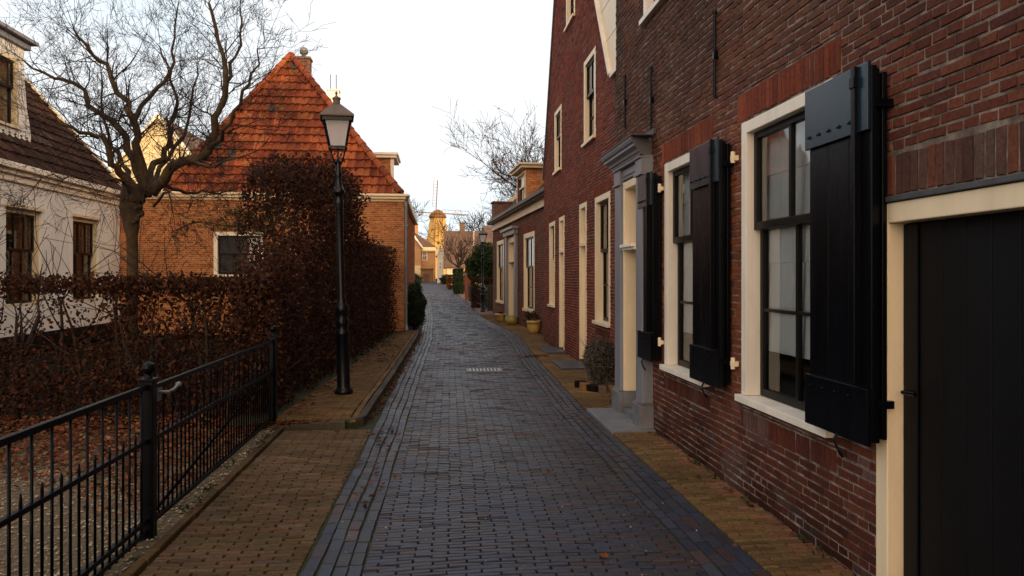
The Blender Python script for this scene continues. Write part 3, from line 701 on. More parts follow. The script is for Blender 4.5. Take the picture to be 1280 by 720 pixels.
# right-hand pavement of yellow brick, up to the house fronts
pv = MB()
ycol = lambda x, y: pick(PAL_Y) if x < wallx(y) - .1 or random.random() < .4 else pick([(0.24, 0.11, 0.06), (0.2, 0.09, 0.055)])
yc2 = lambda x, y: tuple(c * (1.0 + .25 * nz(x, y, .8)) for c in ycol(x, y))
SLABS = [(7.86, 9.28), (13.3, 14.2), (16.1, 17.5)]
rows_across(pv, lambda y: XR(y) + .006, lambda y: 2.365 if y < 9.68 else wallx(y) - .006, 1.2, 33.2, .205, .0535, .0095, lambda x, y: gz(y) + .006, yc2, .006)
o = pv.build('pavement', M['paverY'], attr=True); tag(o, kind='structure')
sheet('pavement_strip', lambda y: XR(y) + .01, lambda y: XR(y) + .75, [33.4, 36, 40, 46, 55, 64, 76, 90, 103], .0, m_noise('red pavement brick', [(.3, (.09, .05, .04)), (.7, (.16, .09, .06))], 3, .8, .4, 40))
# left-hand pavement: flush drive in front of the gate, raised beyond it
pl = MB()
rows_across(pl, lambda y: -1.70, lambda y: XL(y) - .01, 1.2, 8.36, .205, .0535, .0085, lambda x, y: .004 - .012 * max(0, (x + 1.3)) , lambda x, y: tuple(c_ * q_ for c_, q_ in zip(pick(PAL_Y), (.74, .80, 1.0))) if random.random() < .92 else pick([(.13, .085, .055), (.11, .075, .05)]), .008)
o = pl.build('pavement', M['paverY'], attr=True); tag(o, kind='structure')
pr = MB(); KZ = .095
rows_across(pr, HX, lambda y: KX(y) - .17, 8.62, 22.36, .21, .055, .0085, lambda x, y: KZ + .004 - .1 * max(0, 8.9 - y) * .6, lambda x, y: tuple(c * .85 for c in pick(PAL_Y)), .01)
rows_along(pr, lambda y: KX(y) - .165, 1, .075, 8.6, 22.2, .205, .008, lambda x, y: KZ + .006 - .1 * max(0, 8.9 - y) * .6, lambda x, y: pick(PAL_Y))
o = pr.build('pavement', M['paverY'], attr=True); tag(o, kind='structure')
kb = MB()                                                            # kerb stones and the bed they hold
y = 8.72
while y < 22.3:
    a, b_ = KX(y), KX(y + .7); c = pick([(.075, .06, .05), (.065, .052, .045), (.09, .07, .055)])
    paver(kb, [(a - .088, y + .004), (a, y + .004), (b_, y + .696), (b_ - .088, y + .696)], KZ, c, h=.2, ins=.016, tilt=.002)
    y += .7
for i in range(7):                                                   # rounded corner and front edge towards the drive
    t0, t1 = i / 7, (i + 1) / 7
    def cp(t):
        if t < .45:
            q = t / .45 * math.pi / 2; return (KX(8.72) - .22 + .22 * math.cos(q), 8.72 - .22 * math.sin(q))
        return (KX(8.72) - .22 - (t - .45) / .55 * .8, 8.50 + .02 * (t - .45))
    (x0, y0_), (x1, y1_) = cp(t0), cp(t1); nx_, ny_ = (y1_ - y0_), -(x1 - x0); l_ = math.hypot(nx_, ny_); nx_, ny_ = -nx_ / l_ * .088, -ny_ / l_ * .088
    zt = KZ - .09 * max(0, t1 - .4)
    if nx_ > 0 and ny_ < 0: nx_, ny_ = -nx_, -ny_
    paver(kb, [(x0, y0_), (x1, y1_), (x1 + nx_, y1_ + ny_), (x0 + nx_, y0_ + ny_)], zt, pick([(.075, .06, .045), (.065, .06, .04)]), h=.2, ins=.012)
o = kb.build('kerb', M['paverY'], attr=True); tag(o, kind='structure')
bed = MB()
for i in range(14):
    y0_, y1_ = 8.5 + i * .993, 8.5 + (i + 1) * .993
    bed.quad((HX(y0_) - .5, y0_, KZ - .022 - .1 * max(0, 8.9 - y0_) * .6), (KX(y0_) - .06, y0_, KZ - .022 - .1 * max(0, 8.9 - y0_) * .6), (KX(y1_) - .06, y1_, KZ - .022), (HX(y1_) - .5, y1_, KZ - .022))
bed.quad((HX(8.5) - .5, 8.5, -.05), (KX(8.5) - .06, 8.5, -.05), (KX(8.5) - .06, 8.5, KZ - .046), (HX(8.5) - .5, 8.5, KZ - .046))
tag(bed.build('pavement_bed', M['joint']), kind='structure')
eg = MB()                                                            # edging of upright bricks beside the gravel
y = 1.2
while y < 8.4:
    paver(eg, [(-1.775, y + .004), (-1.71, y + .004), (-1.71, y + .206), (-1.775, y + .206)], .028, tuple(c * .6 for c in pick(PAL_Y)), h=.07, ins=.006); y += .21
tag(eg.build('pavement_edge', M['paverY'], attr=True), kind='structure')

def in_view_gravel():
    out_ = []
    while len(out_) < 9000:
        y = random.uniform(2.6, 8.9); x = random.uniform(-6.2, -1.78)
        if x < -1.9 and y > 7.0 and random.random() < .75: continue
        out_.append((x, y))
    return out_
g = MB()
tag(sheet('gravel_bed', lambda y: -9.0, lambda y: -1.775, [-4, 0, 4, 8.6], -.004, M['gravelbase']), kind='structure')
for x, y in in_view_gravel():
    r_ = random.uniform(.006, .015); a = random.uniform(0, 6.28); h = r_ * random.uniform(.5, .9); z = random.uniform(0, .006)
    ca, sa = math.cos(a) * r_ * 1.3, math.sin(a) * r_ * 1.3
    vs = [(x + ca, y + sa, z), (x - sa * .7, y + ca * .7, z + h * .3), (x - ca, y - sa, z), (x + sa * .7, y - ca * .7, z + h * .2), (x + r_ * .2, y, z + h)]
    g.add(vs, [(0, 1, 4), (1, 2, 4), (2, 3, 4), (3, 0, 4)], 0, pick([(.34, .26, .16), (.27, .2, .12), (.42, .34, .23), (.2, .15, .09)]))
o = g.build('gravel', M['pebble'], attr=True); tag(o, 'pale gravel strewn inside and along the black iron fence', 'gravel', kind='stuff')

# ------------------------------------------------------------------ near brick house on the right
XA = 2.37; mpA = east(XA)
hA = thing('brick_house', 'dark red brick house with black shutters and grey doorcase, nearest on the right', 'house', (XA, 4, 0))
OPA = [(2.45, 3.79, 0, 2.09), (4.24, 5.58, .73, 2.90), (6.3, 7.56, .73, 2.88), (8.26, 8.96, 0, 2.88), (7.2, 8.36, 4.6, 6.2), (3.2, 4.5, 4.6, 6.2)]
SOA = [(2.3, 3.95, 2.125, 2.34, [(0.12, 0.06, 0.045), (0.10, 0.05, 0.038), (0.13, 0.08, 0.06), (0.115, 0.05, 0.036), (0.17, 0.06, 0.035)]), (4.15, 5.66, 2.91, 3.135), (6.2, 7.66, 2.89, 3.11),
       (4.2, 5.62, .52, .665, PAL_A), (6.26, 7.6, .52, .665, PAL_A), (7.1, 8.46, 6.21, 6.42), (3.1, 4.6, 6.21, 6.42)]
def stainA(c, a, z):
    k = 1 + .3 * nz(a * .6, z, .9) + .15 * nz(a, z, 4)
    up = min(1, max(0, (z - 2.9) / .5)) * (.75 + .5 * nz(a, z, .5))
    c = (c[0] * (1 - .2 * up), c[1] * (1 + .05 * up), c[2] * (1 + .02 * up))   # browner, sootier brick high up
    if .8 < z < 2.95 and (5.56 < a < 5.78 or 7.54 < a < 7.72): c = (c[0] * 1.5, c[1] * 1.35, c[2] * 1.0)
    if z < .55: k *= .45 + .55 * (z / .55) + .2 * nz(a, z, 1.7)       # damp foot of the wall
    g_ = max(0, 1 - abs(a - 9.55) / .4) * min(1, max(0, (z - 3) / .8)) * (.7 + .5 * nz(a, z, 2.3))
    g_ = min(1, max(0, g_)) * .85
    if z < .73 and nz(a, z * 1.5, 2.1) > .28: c = tuple(x * .75 + .05 for x in c)
    for w0, w1 in ((4.2, 5.6), (6.3, 7.6)):
        if w0 - .1 < a < w1 + .1 and z < .74: k *= .72 + .2 * nz(a * 3, z * .6, 2)
    return tuple((x * k) * (1 - g_) + y * g_ for x, y in zip(c, (.022, .023, .012)))
wA = MB(); brick_wall(wA, mpA, 0, 7.2, lambda z: (-2.0, 9.72), OPA, SOA, PAL_A, stain=stainA)
wA.build('wall', [M['brickA'], M['mortar']], hA, attr=True)
sh = MB(); sh.box((-16, 0, 0), (-2.001, .3, 7.2), mpA); sh.box((-16, 7.5, 0), (9.72, 7.8, 7.2), mpA); sh.box((9.42, .31, 0), (9.719, 7.49, 7.2), mpA); sh.box((-16, .31, 0), (-15.7, 7.49, 7.2), mpA)
sh.box((-15.6, .32, 7.1), (9.4, 7.48, 7.19), mpA)
sh.prism([(0, 0)], 0, 0) if False else None
sh.build('side_wall', M['bricktex'], hA)
rf = MB(); pantiles(rf, mpA(-16, -.25, 7.2), (0, 1, 0), (4.15, 0, 4.6), 26, 6.2, lambda y: 0, lambda y: 25.9, th=.36, tw=.26, pal=PAL_TB, k=2)
rf.quad(mpA(-16, -.25, 7.22), mpA(9.8, -.25, 7.22), mpA(9.8, 3.9, 11.8), mpA(-16, 3.9, 11.8)); rf.quad(mpA(-16, 8.05, 7.22), mpA(9.8, 8.05, 7.22), mpA(9.8, 3.9, 11.8), mpA(-16, 3.9, 11.8))
rf.add([mpA(9.7, 0, 7.2), mpA(9.7, 7.8, 7.2), mpA(9.7, 3.9, 11.7)], [(0, 1, 2)]); rf.add([mpA(-15.9, 0, 7.2), mpA(-15.9, 7.8, 7.2), mpA(-15.9, 3.9, 11.7)], [(0, 1, 2)])
for i in range(len(rf.c)):
    if rf.c[i] == (1, 1, 1): rf.c[i] = (.06, .035, .028)
rf.build('roof', M['tile'], hA, attr=True)
gt = MB(); gt.box((-16, -.28, 7.02), (9.74, -.01, 7.2), mpA); gt.build('gutter', M['cream'], hA, bevel=.01)

sash_window(hA, mpA, 4.24, 5.58, .73, 2.90, panes=(2, 2), meet=.37, curtain_to=.17, label='ground floor window by the black door, cream frame and white blinds')
sash_window(hA, mpA, 6.3, 7.56, .73, 2.88, panes=(2, 2), meet=.37, curtain_to=.17, label='ground floor window next to the grey doorcase, half hidden by a shutter')
for a0, a1 in ((7.2, 8.36), (3.2, 4.5)): sash_window(hA, mpA, a0, a1, 4.6, 6.2, frame_w=.1, panes=(2, 1), deep=.03, label=['upstairs window with cream frame above the grey doorcase', 'upstairs window with cream frame above the black door'][a0 < 5])
shutter(hA, mpA, 3.66, 4.31, .81, 2.83, 'black shutter beside the black door')
shutter(hA, mpA, 5.76, 6.40, .80, 2.83, 'black shutter between the two ground floor windows')
shutter(hA, mpA, 7.62, 8.13, .80, 2.82, 'black shutter lying over the grey doorcase')
for a, z in ((7.63, 2.62), (7.63, 1.0), (5.68, 2.63), (5.68, 1.0)): pintle(hA, mpA, a, z)
# wide black door at the near end
f = MB(); w = .105
f.box((2.452, -.014, 0), (2.452 + w, .2, 2.088), mpA); f.box((3.788 - w, -.014, 0), (3.788, .2, 2.088), mpA); f.box((2.452 + w + .001, -.012, 2.088 - w), (3.788 - w - .001, .2, 2.087), mpA)
fr = f.build('door_frame', M['cream'], hA, bevel=.006); fr['label'] = 'cream frame of the black door'
f = MB(); f.box((2.36, -.03, 2.092), (3.88, -.001, 2.12), mpA); f.build('lead_flashing', M['lead'], fr, bevel=.003)
d = MB(); d.box((2.56, .09, .03), (3.68, .135, 1.98), mpA)
for i in range(6): d.box((2.565 + i * .166, .082, .04), (2.565 + i * .166 + .163, .0895, 1.975), mpA)
d.box((3.565, .07, .04), (3.675, .0815, 1.975), mpA)
dr = d.build('door', M['black'], fr, bevel=.005)
d = MB(); d.tube([mpA(3.62, .09, 1.10), mpA(3.62, .03, 1.10), mpA(3.52, .03, 1.105)], .011, 8); d.box((3.595, .083, .98), (3.645, .0885, 1.19), mpA)
d.tube([mpA(3.62, .088, 1.0), mpA(3.62, .075, 1.0)], .018, 10); d.build('door_handle', M['iron'], fr, smooth=False)
# grey doorcase with cornice
pz = MB()
for a0, a1 in ((7.99, 8.25), (8.97, 9.26)):
    pz.box((a0, -.13, .30), (a1, -.001, 2.83), mpA)
dc = pz.build('doorcase', M['greypaint'], hA, bevel=.006); dc['label'] = 'grey doorcase with pilasters and moulded cornice'
for a0, a1 in ((7.99, 8.25), (8.97, 9.26)):
    b_ = MB(); b_.box((a0 - .03, -.165, .002), (a1 + .03, -.001, .28), mpA); b_.box((a0 - .015, -.148, .282), (a1 + .015, -.001, .299), mpA); b_.build('plinth', M['stone'], dc, bevel=.008)
    b_ = MB(); b_.box((a0 - .02, -.155, 2.832), (a1 + .02, -.001, 2.86), mpA); b_.box((a0 - .005, -.14, 2.861), (a1 + .005, -.001, 3.02), mpA); b_.build('capital', M['greypaint'], dc, bevel=.004)
b_ = MB(); b_.box((8.256, -.1, 2.885), (8.964, -.001, 3.02), mpA); b_.box((8.30, -.112, 2.92), (8.92, -.101, 3.0), mpA); b_.box((7.985, -.16, 3.021), (9.27, -.001, 3.05), mpA); b_.build('frieze', M['greypaint'], dc, bevel=.004)
b_ = MB()
prof = [(0, 3.051), (-.165, 3.051), (-.17, 3.075), (-.19, 3.08), (-.195, 3.105), (-.215, 3.125), (-.25, 3.135), (-.25, 3.165), (-.27, 3.175), (-.285, 3.205), (-.29, 3.23), (0, 3.26)]
e0, e1 = [], []
vs = []
for d_, z_ in prof: vs.append(mpA(8.0 + d_ * .6 + .04, d_ + (-.001 if d_ == 0 else 0), z_))
for d_, z_ in prof: vs.append(mpA(9.25 - d_ * .6 - .04, d_ + (-.001 if d_ == 0 else 0), z_))
n_ = len(prof); fs = [tuple(range(n_)), tuple(range(2 * n_ - 1, n_ - 1, -1))] + [((i + 1) % n_, i, n_ + i, n_ + (i + 1) % n_) for i in range(n_)]
b_.add(vs, fs); b_.build('cornice', M['greypaint'], dc)
b_ = MB(); b_.box((7.8, -.30, 3.232), (9.42, -.05, 3.245), mpA); b_.box((7.86, -.04, 3.262), (9.4, -.008, 3.32), mpA); b_.build('lead_flashing', M['lead'], dc)
ef = MB(); ef.box((8.262, -.10, .3), (8.33, .3, 2.86), mpA); ef.box((8.89, -.10, .3), (8.958, .3, 2.86), mpA); ef.box((8.331, -.099, 2.77), (8.889, .3, 2.859), mpA)
ed = ef.build('door_frame', M['cream'], hA, bevel=.005); ed['label'] = 'deep cream frame of the front door inside the grey doorcase'
b_ = MB(); b_.box((8.331, -.13, 2.02), (8.889, .3, 2.05), mpA); b_.box((8.331, -.16, 2.051), (8.889, .3, 2.09), mpA); b_.build('transom', M['white'], ed, bevel=.005)
b_ = MB(); b_.box((8.262, -.105, .1), (8.335, .3, .298), mpA); b_.box((8.885, -.105, .1), (8.958, .3, .298), mpA); b_.box((8.262, -.11, .02), (8.958, .3, .098), mpA); b_.build('plinth', M['stone'], ed, bevel=.005)
b_ = MB(); b_.box((8.34, .2, .1), (8.88, .245, 2.015), mpA); b_.box((8.42, .188, .25), (8.8, .1995, .9), mpA); b_.box((8.42, .188, 1.05), (8.8, .1995, 1.9), mpA); b_.build('door', M['black'], ed, bevel=.004)
b_ = MB(); q = [mpA(8.335, .2, 2.095), mpA(8.885, .2, 2.095), mpA(8.885, .2, 2.765), mpA(8.335, .2, 2.765)]; b_.quad(*q[::-1]); b_.build('fanlight', M['glass'], ed)
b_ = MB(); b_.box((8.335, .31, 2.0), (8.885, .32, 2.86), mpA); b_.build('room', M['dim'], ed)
# iron wall anchors
for a, z0, z1 in ((9.14, 3.58, 4.23), (7.98, 3.30, 4.01), (6.09, 3.22, 3.95)):
    b_ = MB(); b_.tube([mpA(a, -.03, z0), mpA(a, -.03, z1)], .014, 8); b_.box((a - .02, -.045, (z0 + z1) / 2 - .03), (a + .02, -.002, (z0 + z1) / 2 + .03), mpA)
    b_.lathe([(0, -.02), (.02, -.008), (.02, .008), (0, .02)], mpA(a, -.03, z1), 8); b_.build('wall_anchor', M['iron'], hA)

# ------------------------------------------------------------------ tall gabled brick house
XB = 2.82; mpB = east(XB)
hB = thing('gabled_brick_house', 'tall red brick house with steep gable, middle of the right-hand row', 'house', (XB, 15.5, 0))
OPB = [(11.95, 13.13, .86, 3.12), (13.9, 14.62, 0, 3.14), (16.4, 17.1, 0, 3.08), (17.75, 18.66, .95, 3.06), (13.08, 14.15, 4.2, 5.86), (16.8, 17.8, 4.16, 5.68), (15.1, 16.15, 7.1, 8.6)]
SOB = [(11.85, 13.23, 3.13, 3.34), (13.8, 14.7, 3.15, 3.36), (16.3, 17.2, 3.09, 3.3), (17.65, 18.76, 3.07, 3.27), (13.0, 14.23, 5.87, 6.08), (16.7, 17.9, 5.69, 5.9), (12.0, 13.1, .66, .8, PAL_A)]
def spanB(z):
    far = 19.65 if z < 4.4 else 19.65 - (z - 4.4) / 2.08
    near = 9.73 if z < 5.0 else 11.82 + (z - 5.0) / 1.55
    return near, far
def stainB(c, a, z):
    k = 1 + .18 * nz(a * .6, z + 9, .9)
    if z < .4: k *= .65 + .35 * z / .4
    g_ = max(0, 1 - abs(a - 11.4) / .45) * min(1, max(0, (z - 3.2) / .6)) * (.85 + .4 * nz(a, z, 2.3)); g_ = min(1, max(0, g_))
    if .4 < z < .86 and 12 < a < 13.1: k *= .7
    return tuple((x * k) * (1 - g_) + y * g_ for x, y in zip(c, (.02, .021, .012)))
wB = MB(); brick_wall(wB, mpB, 0, 10.4, spanB, OPB, SOB, PAL_B, stain=stainB)
zt = 10.4
top = [spanB(zt)[0], spanB(zt)[1], 15.9]
wB.add([mpB(top[0], 0, zt), mpB(top[1], 0, zt), mpB(15.95, 0, 11.9)], [(2, 1, 0)], 1)
wB.build('wall', [M['brickA'], M['mortarB']], hB, attr=True)
b_ = MB(); b_.box((19.35, .01, 0), (19.649, 9, 4.4), mpB); b_.box((9.73, 8.7, 0), (19.34, 9, 4.4), mpB); b_.build('side_wall', M['bricktex'], hB)
b_ = MB()
far = lambda z: 19.65 - (z - 4.4) / 2.08
nr = lambda z: 11.82 + (z - 5.0) / 1.55
b_.quad(mpB(19.72, -.03, 4.3), mpB(19.72, 9, 4.3), mpB(16.0, 9, 12.05), mpB(16.0, -.03, 12.05)); b_.quad(mpB(11.3, -.02, 4.2), mpB(11.3, 9, 4.2), mpB(16.0, 9, 12.05), mpB(16.0, -.02, 12.05))
b_.quad(mpB(9.75, .4, 5.5), mpB(11.9, .4, 5.5), mpB(11.9, 9, 7.5), mpB(9.75, 9, 7.5))
b_.build('roof', M['farroof'], hB)
b_ = MB(); b_.obox(mpB(19.70, .02, 4.3), mpB(16.0, .02, 12.0), .12, .07, (0, 1, .5)); b_.build('verge', M['lead'], hB)
b_ = MB()                                                            # cream boarded panel between the gable slope and the next house
zz = [5.02 + i * .62 for i in range(8)]
for za, zb in zip(zz[:-1], zz[1:]):
    b_.prism([(9.76, za + .006), (nr(za) - .01, za + .006), (nr(zb) - .01, zb - .006), (9.76, zb - .006)], -.02, .03, mpB)
o = b_.build('boarded_panel', M['cream'], hB, bevel=.004); o['label'] = 'cream boarded panel beside the gable slope'
b_ = MB(); b_.obox(mpB(nr(4.98) - .03, -.04, 4.98), mpB(nr(10.2), -.04, 10.2), .05, .09, (1, 0, 0)); b_.box((9.76, -.06, 4.93), (nr(4.98), .0, 5.02), mpB); b_.build('panel_trim', M['white'], hB, bevel=.004)
for k_, (a0, a1, z0, z1) in enumerate([OPB[0], OPB[3], OPB[4], OPB[5], OPB[6]]):
    lab = ['tall ground floor window with cream frame', 'narrow ground floor window near the far corner', 'upstairs window nearer the street end', 'upstairs window near the far edge', 'attic window high in the gable'][k_]
    sash_window(hB, mpB, a0, a1, z0, z1, panes=(2, 2), front='cream', inside='drape' if k_ in (0, 1) else 'curtain', label=lab, frame_w=.1, deep=.07 if k_ < 2 else .025)
panel_door(hB, mpB, 13.9, 14.62, .06, 3.14, transom=2.3, deep=.2, label='cream front door with knob, nearer of two')
panel_door(hB, mpB, 16.4, 17.1, .06, 3.08, transom=2.25, deep=.2, label='cream front door, farther of two')

# ------------------------------------------------------------------ low brick house with dormer
hC = thing('low_brick_house', 'low brick house with dormer and grey cornice at the far end of the row', 'house', (3.19, 19.75, 0), R(3.1)); mpC = east(0)
OPC = [(3.3, 5.3, .55, 3.15), (6.9, 8.9, 0, 3.2), (10.1, 12.2, .6, 3.22)]
SOC = [(3.2, 5.4, 3.16, 3.36), (10.0, 12.3, 3.23, 3.43)]
wC = MB(); brick_wall(wC, mpC, 0, 3.75, lambda z: (0, 13.6), OPC, SOC, PAL_C, ch=.058)
mpCe = Map(lambda a, d, z: (a, 13.6 - d, z), True)
wC.build('wall', [M['brickA'], M['mortarB']], hC, attr=True, local=True)
b_ = MB(); b_.box((0.01, 13.3, 0), (8, 13.599, 3.75)); b_.box((7.7, 0, 0), (8, 13.29, 3.75)); b_.prism([(0, 3.75), (8, 3.75), (4, 8.0)], 13.3, 13.59, Map(lambda a, d, z: (a, d, z), False)); b_.build('side_wall', M['bricktex'], hC, local=True)
b_ = MB(); b_.box((-.0, -.05, 3.76), (13.62, .2, 4.02), mpC); b_.box((-.0, -.09, 3.74), (13.64, -.051, 3.80), mpC); b_.build('frieze', M['creamdull'], hC, bevel=.008, local=True)
b_ = MB(); b_.box((-.0, -.22, 4.022), (13.7, .15, 4.07), mpC); b_.box((-.0, -.28, 4.071), (13.75, -.05, 4.19), mpC); b_.build('gutter', M['gutterdark'], hC, bevel=.012, local=True)
b_ = MB(); pantiles(b_, (-.05, 0, 4.12), (0, 1, 0), (4.0, 0, 4.1), 14, 5.7, lambda y: 0, lambda y: 13.65, pal=PAL_TB, k=3)
b_.c = list(b_.c); b_.quad((-.1, -.0, 4.1), (-.1, 13.68, 4.1), (4, 13.68, 8.2), (4, 0, 8.2), col=(.05, .03, .025)); b_.quad((8.2, -.0, 4.0), (8.2, 13.68, 4.0), (4, 13.68, 8.2), (4, 0, 8.2), col=(.05, .03, .025))
b_.build('roof', M['tile'], hC, attr=True, local=True)
b_ = MB(); b_.obox((-.05, 13.72, 4.2), (3.95, 13.72, 8.25), .05, .25); b_.build('verge_board', M['creamdull'], hC, local=True)
b_ = MB(); b_.box((-.05, 13.0, 4.15), (.75, 13.62, 4.98)); b_.box((-.1, 12.95, 4.981), (.8, 13.67, 5.06)); b_.build('chimney', M['bricktex'], hC, local=True, bevel=.01)
# dormer
dm = MB(); brick_wall(dm, Map(lambda a, d, z: (a, 5.5 + d, z), False), 4.25, 5.42, lambda z: (max(.28, .0 + (z - 4.2) * .8) if False else .1, 2.6), [], [], [(.62, .25, .08), (.54, .2, .065), (.66, .29, .10)], ch=.062)  # cheek bricks coloured brighter to paint in sunlight the gabled house blocks
dm_o = dm.build('dormer', [M['brickL'], M['mortar']], hC, attr=True, local=True)
sash_window(dm_o, Map(lambda a, d, z: (.085 + d, a, z), True), 5.55, 7.35, 4.2, 5.4, front='creamdull', panes=(3, 1), inside='curtain', local=True, sash='white', room=.02)
for ch in list(dm_o.children):
    pass
b_ = MB(); b_.box((.1, 7.2, 4.2), (2.5, 7.4, 5.42)); b_.build('dormer_cheek', M['bricktex'], dm_o, local=True)
b_ = MB(); b_.box((-.1, 5.3, 5.43), (3.0, 7.6, 5.53)); b_.box((-.17, 5.22, 5.531), (3.1, 7.68, 5.60)); b_.build('dormer_roof', M['creamdull'], dm_o, local=True, bevel=.012)
sash_window(hC, mpC, 3.3, 5.3, .55, 3.15, front='cream', panes=(2, 2), inside='drape', local=True, frame_w=.16, label='window nearer the dormer end, cream frame')
sash_window(hC, mpC, 10.1, 12.2, .6, 3.22, front='cream', panes=(2, 2), inside='drape', local=True, frame_w=.16, label='window at the far end, cream frame')
b_ = MB(); b_.box((6.6, -.1, .0), (6.95, -.001, 3.25), mpC); b_.box((8.85, -.1, .0), (9.2, -.001, 3.25), mpC); b_.box((6.5, -.16, 3.251), (9.3, -.001, 3.42), mpC); b_.box((6.4, -.26, 3.421), (9.4, -.001, 3.52), mpC)
b_.build('doorcase', M['greypaint'], hC, local=True, bevel=.01)
panel_door(hC, mpC, 6.96, 8.84, .04, 3.2, transom=2.25, deep=.2, local=True, leaf='sash', w=.2, label='dark front door in grey doorcase')

# ------------------------------------------------------------------ brick cottage with hipped pantile roof, left
YL = 22.4; mpL = south(YL)
hL = thing('brick_cottage', 'orange brick cottage with steep red pantile roof behind the left hedge', 'house', (-5, YL, 0))
OPL = [(-6.55, -5.1, 1.7, 3.02)]
wL = MB(); brick_wall(wL, mpL, 0, 3.95, lambda z: (-9.6, -1.03), OPL, [(-6.65, -5.0, 3.03, 3.23, PAL_L)], PAL_L, ch=.058, stain=lambda c, a, z: tuple(x * (1 + .25 * nz(a, z, .7)) for x in c))
mpL2 = west(-1.03)
brick_wall(wL, mpL2, 0, 3.95, lambda z: (22.4, 32.5), [], [], PAL_L, ch=.058)
wL.build('wall', [M['brickL'], M['mortarL']], hL, attr=True)
b_ = MB(); b_.box((-9.6, 32.2, 0), (-1.04, 32.5, 3.95)); b_.box((-9.6, 22.7, 0), (-9.3, 32.2, 3.95)); b_.build('back_wall', M['bricktexL'], hL)
b_ = MB(); b_.box((-9.62, YL - .05, 3.951), (-1.0, YL + .25, 4.02)); b_.box((-9.65, YL - .14, 4.021), (-.92, YL + .25, 4.10)); b_.box((-9.68, YL - .2, 4.101), (-.86, YL + .25, 4.17))
b_.box((-1.1, YL + .26, 3.951), (-.9, 32.5, 4.17)); b_.build('cornice', M['cream'], hL, bevel=.01)
AP = Vector((-4.95, 25.5, 9.1)); e0, e1 = Vector((-7.95, 22.3, 4.15)), Vector((-1.12, 22.3, 4.15)); RB = Vector((-4.95, 30, 9.1))
rf = MB(); vv = (AP - Vector((AP.x, 22.3, 4.15))); sl = vv.length
pantiles(rf, e0, (1, 0, 0), tuple(vv), 7, sl, lambda y: (AP.x - e0.x) * min(1, y / sl) + .02, lambda y: (e1.x - e0.x) - (e1.x - AP.x) * min(1, y / sl) - .02, tw=.235, th=.33, grey=.05, k=6)
v2 = AP - Vector((e1.x, AP.y, 4.15)); s2 = v2.length                 # street-side slope
pantiles(rf, (e1.x, 22.3, 4.15), (0, 1, 0), tuple(v2), 10, s2, lambda y: (AP.y - 22.3) * min(1, y / s2) + .05, lambda y: 10.2, k=3)
v3 = AP - Vector((e0.x, AP.y, 4.15))
pantiles(rf, (e0.x, 32.5, 4.15), (0, -1, 0), tuple(v3), 10, v3.length, lambda y: 0, lambda y: 10.2 - (AP.y - 22.3) * min(1, y / v3.length) - .05, k=3)
rf.add([tuple(e0), tuple(e1), tuple(AP)], [(0, 1, 2)], 0, (.12, .05, .03)); rf.add([tuple(e1), (e1.x, 32.5, 4.15), (AP.x, 32.5, 9.1), tuple(AP)], [(0, 1, 2, 3)], 0, (.12, .05, .03)); rf.add([tuple(e0), tuple(AP), (AP.x, 32.5, 9.1), (e0.x, 32.5, 4.15)], [(0, 1, 2, 3)], 0, (.12, .05, .03))
ro = rf.build('roof', M['tile'], hL, attr=True, smooth=False)
ht = MB(); ridge_tiles(ht, e0 + Vector((0, 0, .06)), AP + Vector((0, 0, .08))); ridge_tiles(ht, e1 + Vector((0, 0, .06)), AP + Vector((0, 0, .08))); ridge_tiles(ht, AP + Vector((0, .1, .08)), RB + Vector((0, 2.5, .08)))
ht.build('hip_tiles', M['tile'], ro, attr=True)
b_ = MB(); brick_wall(b_, south(25.9), 8.2, 9.18, lambda z: (-4.78, -4.4), [], [], [(.2, .09, .05), (.16, .07, .045)], ch=.07); brick_wall(b_, west(-4.4), 8.0, 9.18, lambda z: (25.9, 26.35), [], [], [(.2, .09, .05), (.16, .07, .045)], ch=.07)
b_.box((-4.775, 25.91, 8), (-4.405, 26.35, 9.17), mi=1); b_.box((-4.82, 25.86, 9.181), (-4.36, 26.4, 9.25), mi=1); ch_ = b_.build('chimney', [M['brickL'], M['mortar']], ro, attr=True)
b_ = MB(); b_.lathe([(.07, 0), (.07, .12), (.13, .14), (.15, .22), (.12, .33), (.03, .38)], (-4.62, 26.1, 9.25), 14); b_.build('cowl', M['zinc'], ro, smooth=True)
dz = MB(); brick_wall(dz, south(27.0), 4.6, 5.98, lambda z: (-2.6, -1.72), [], [], PAL_L, ch=.058); dz.box((-2.6, 27.01, 4.6), (-1.73, 28.6, 5.97), mi=1)
do = dz.build('dormer', [M['brickL'], M['mortarL']], hL, attr=True)
b_ = MB(); b_.box((-2.75, 26.85, 5.981), (-1.5, 28.75, 6.08)); b_.box((-2.8, 26.8, 6.081), (-1.44, 28.8, 6.17)); b_.box((-1.72, 26.95, 4.7), (-1.6, 27.06, 5.98)); b_.build('dormer_cornice', M['white'], do, bevel=.01)
sash_window(hL, mpL, -6.55, -5.1, 1.7, 3.02, front='white', panes=(2, 1), meet=.5, inside=None, frame_w=.11, label='window half hidden by the beech hedge')
# downpipe at the street corner
b_ = MB(); b_.tube([(-.96, 22.28, .1), (-.96, 22.28, 3.8), (-.97, 22.3, 3.95), (-.9, 22.22, 4.12)], .045, 10); b_.tube([(-.96, 22.28, .25), (-.94, 22.2, .12), (-.9, 22.1, .08)], .05, 10)
for z in (.9, 2.0, 3.2): b_.box((-1.02, 22.22, z), (-.9, 22.4, z + .04))
o = b_.build('downpipe', M['zinc'], hL, smooth=False)

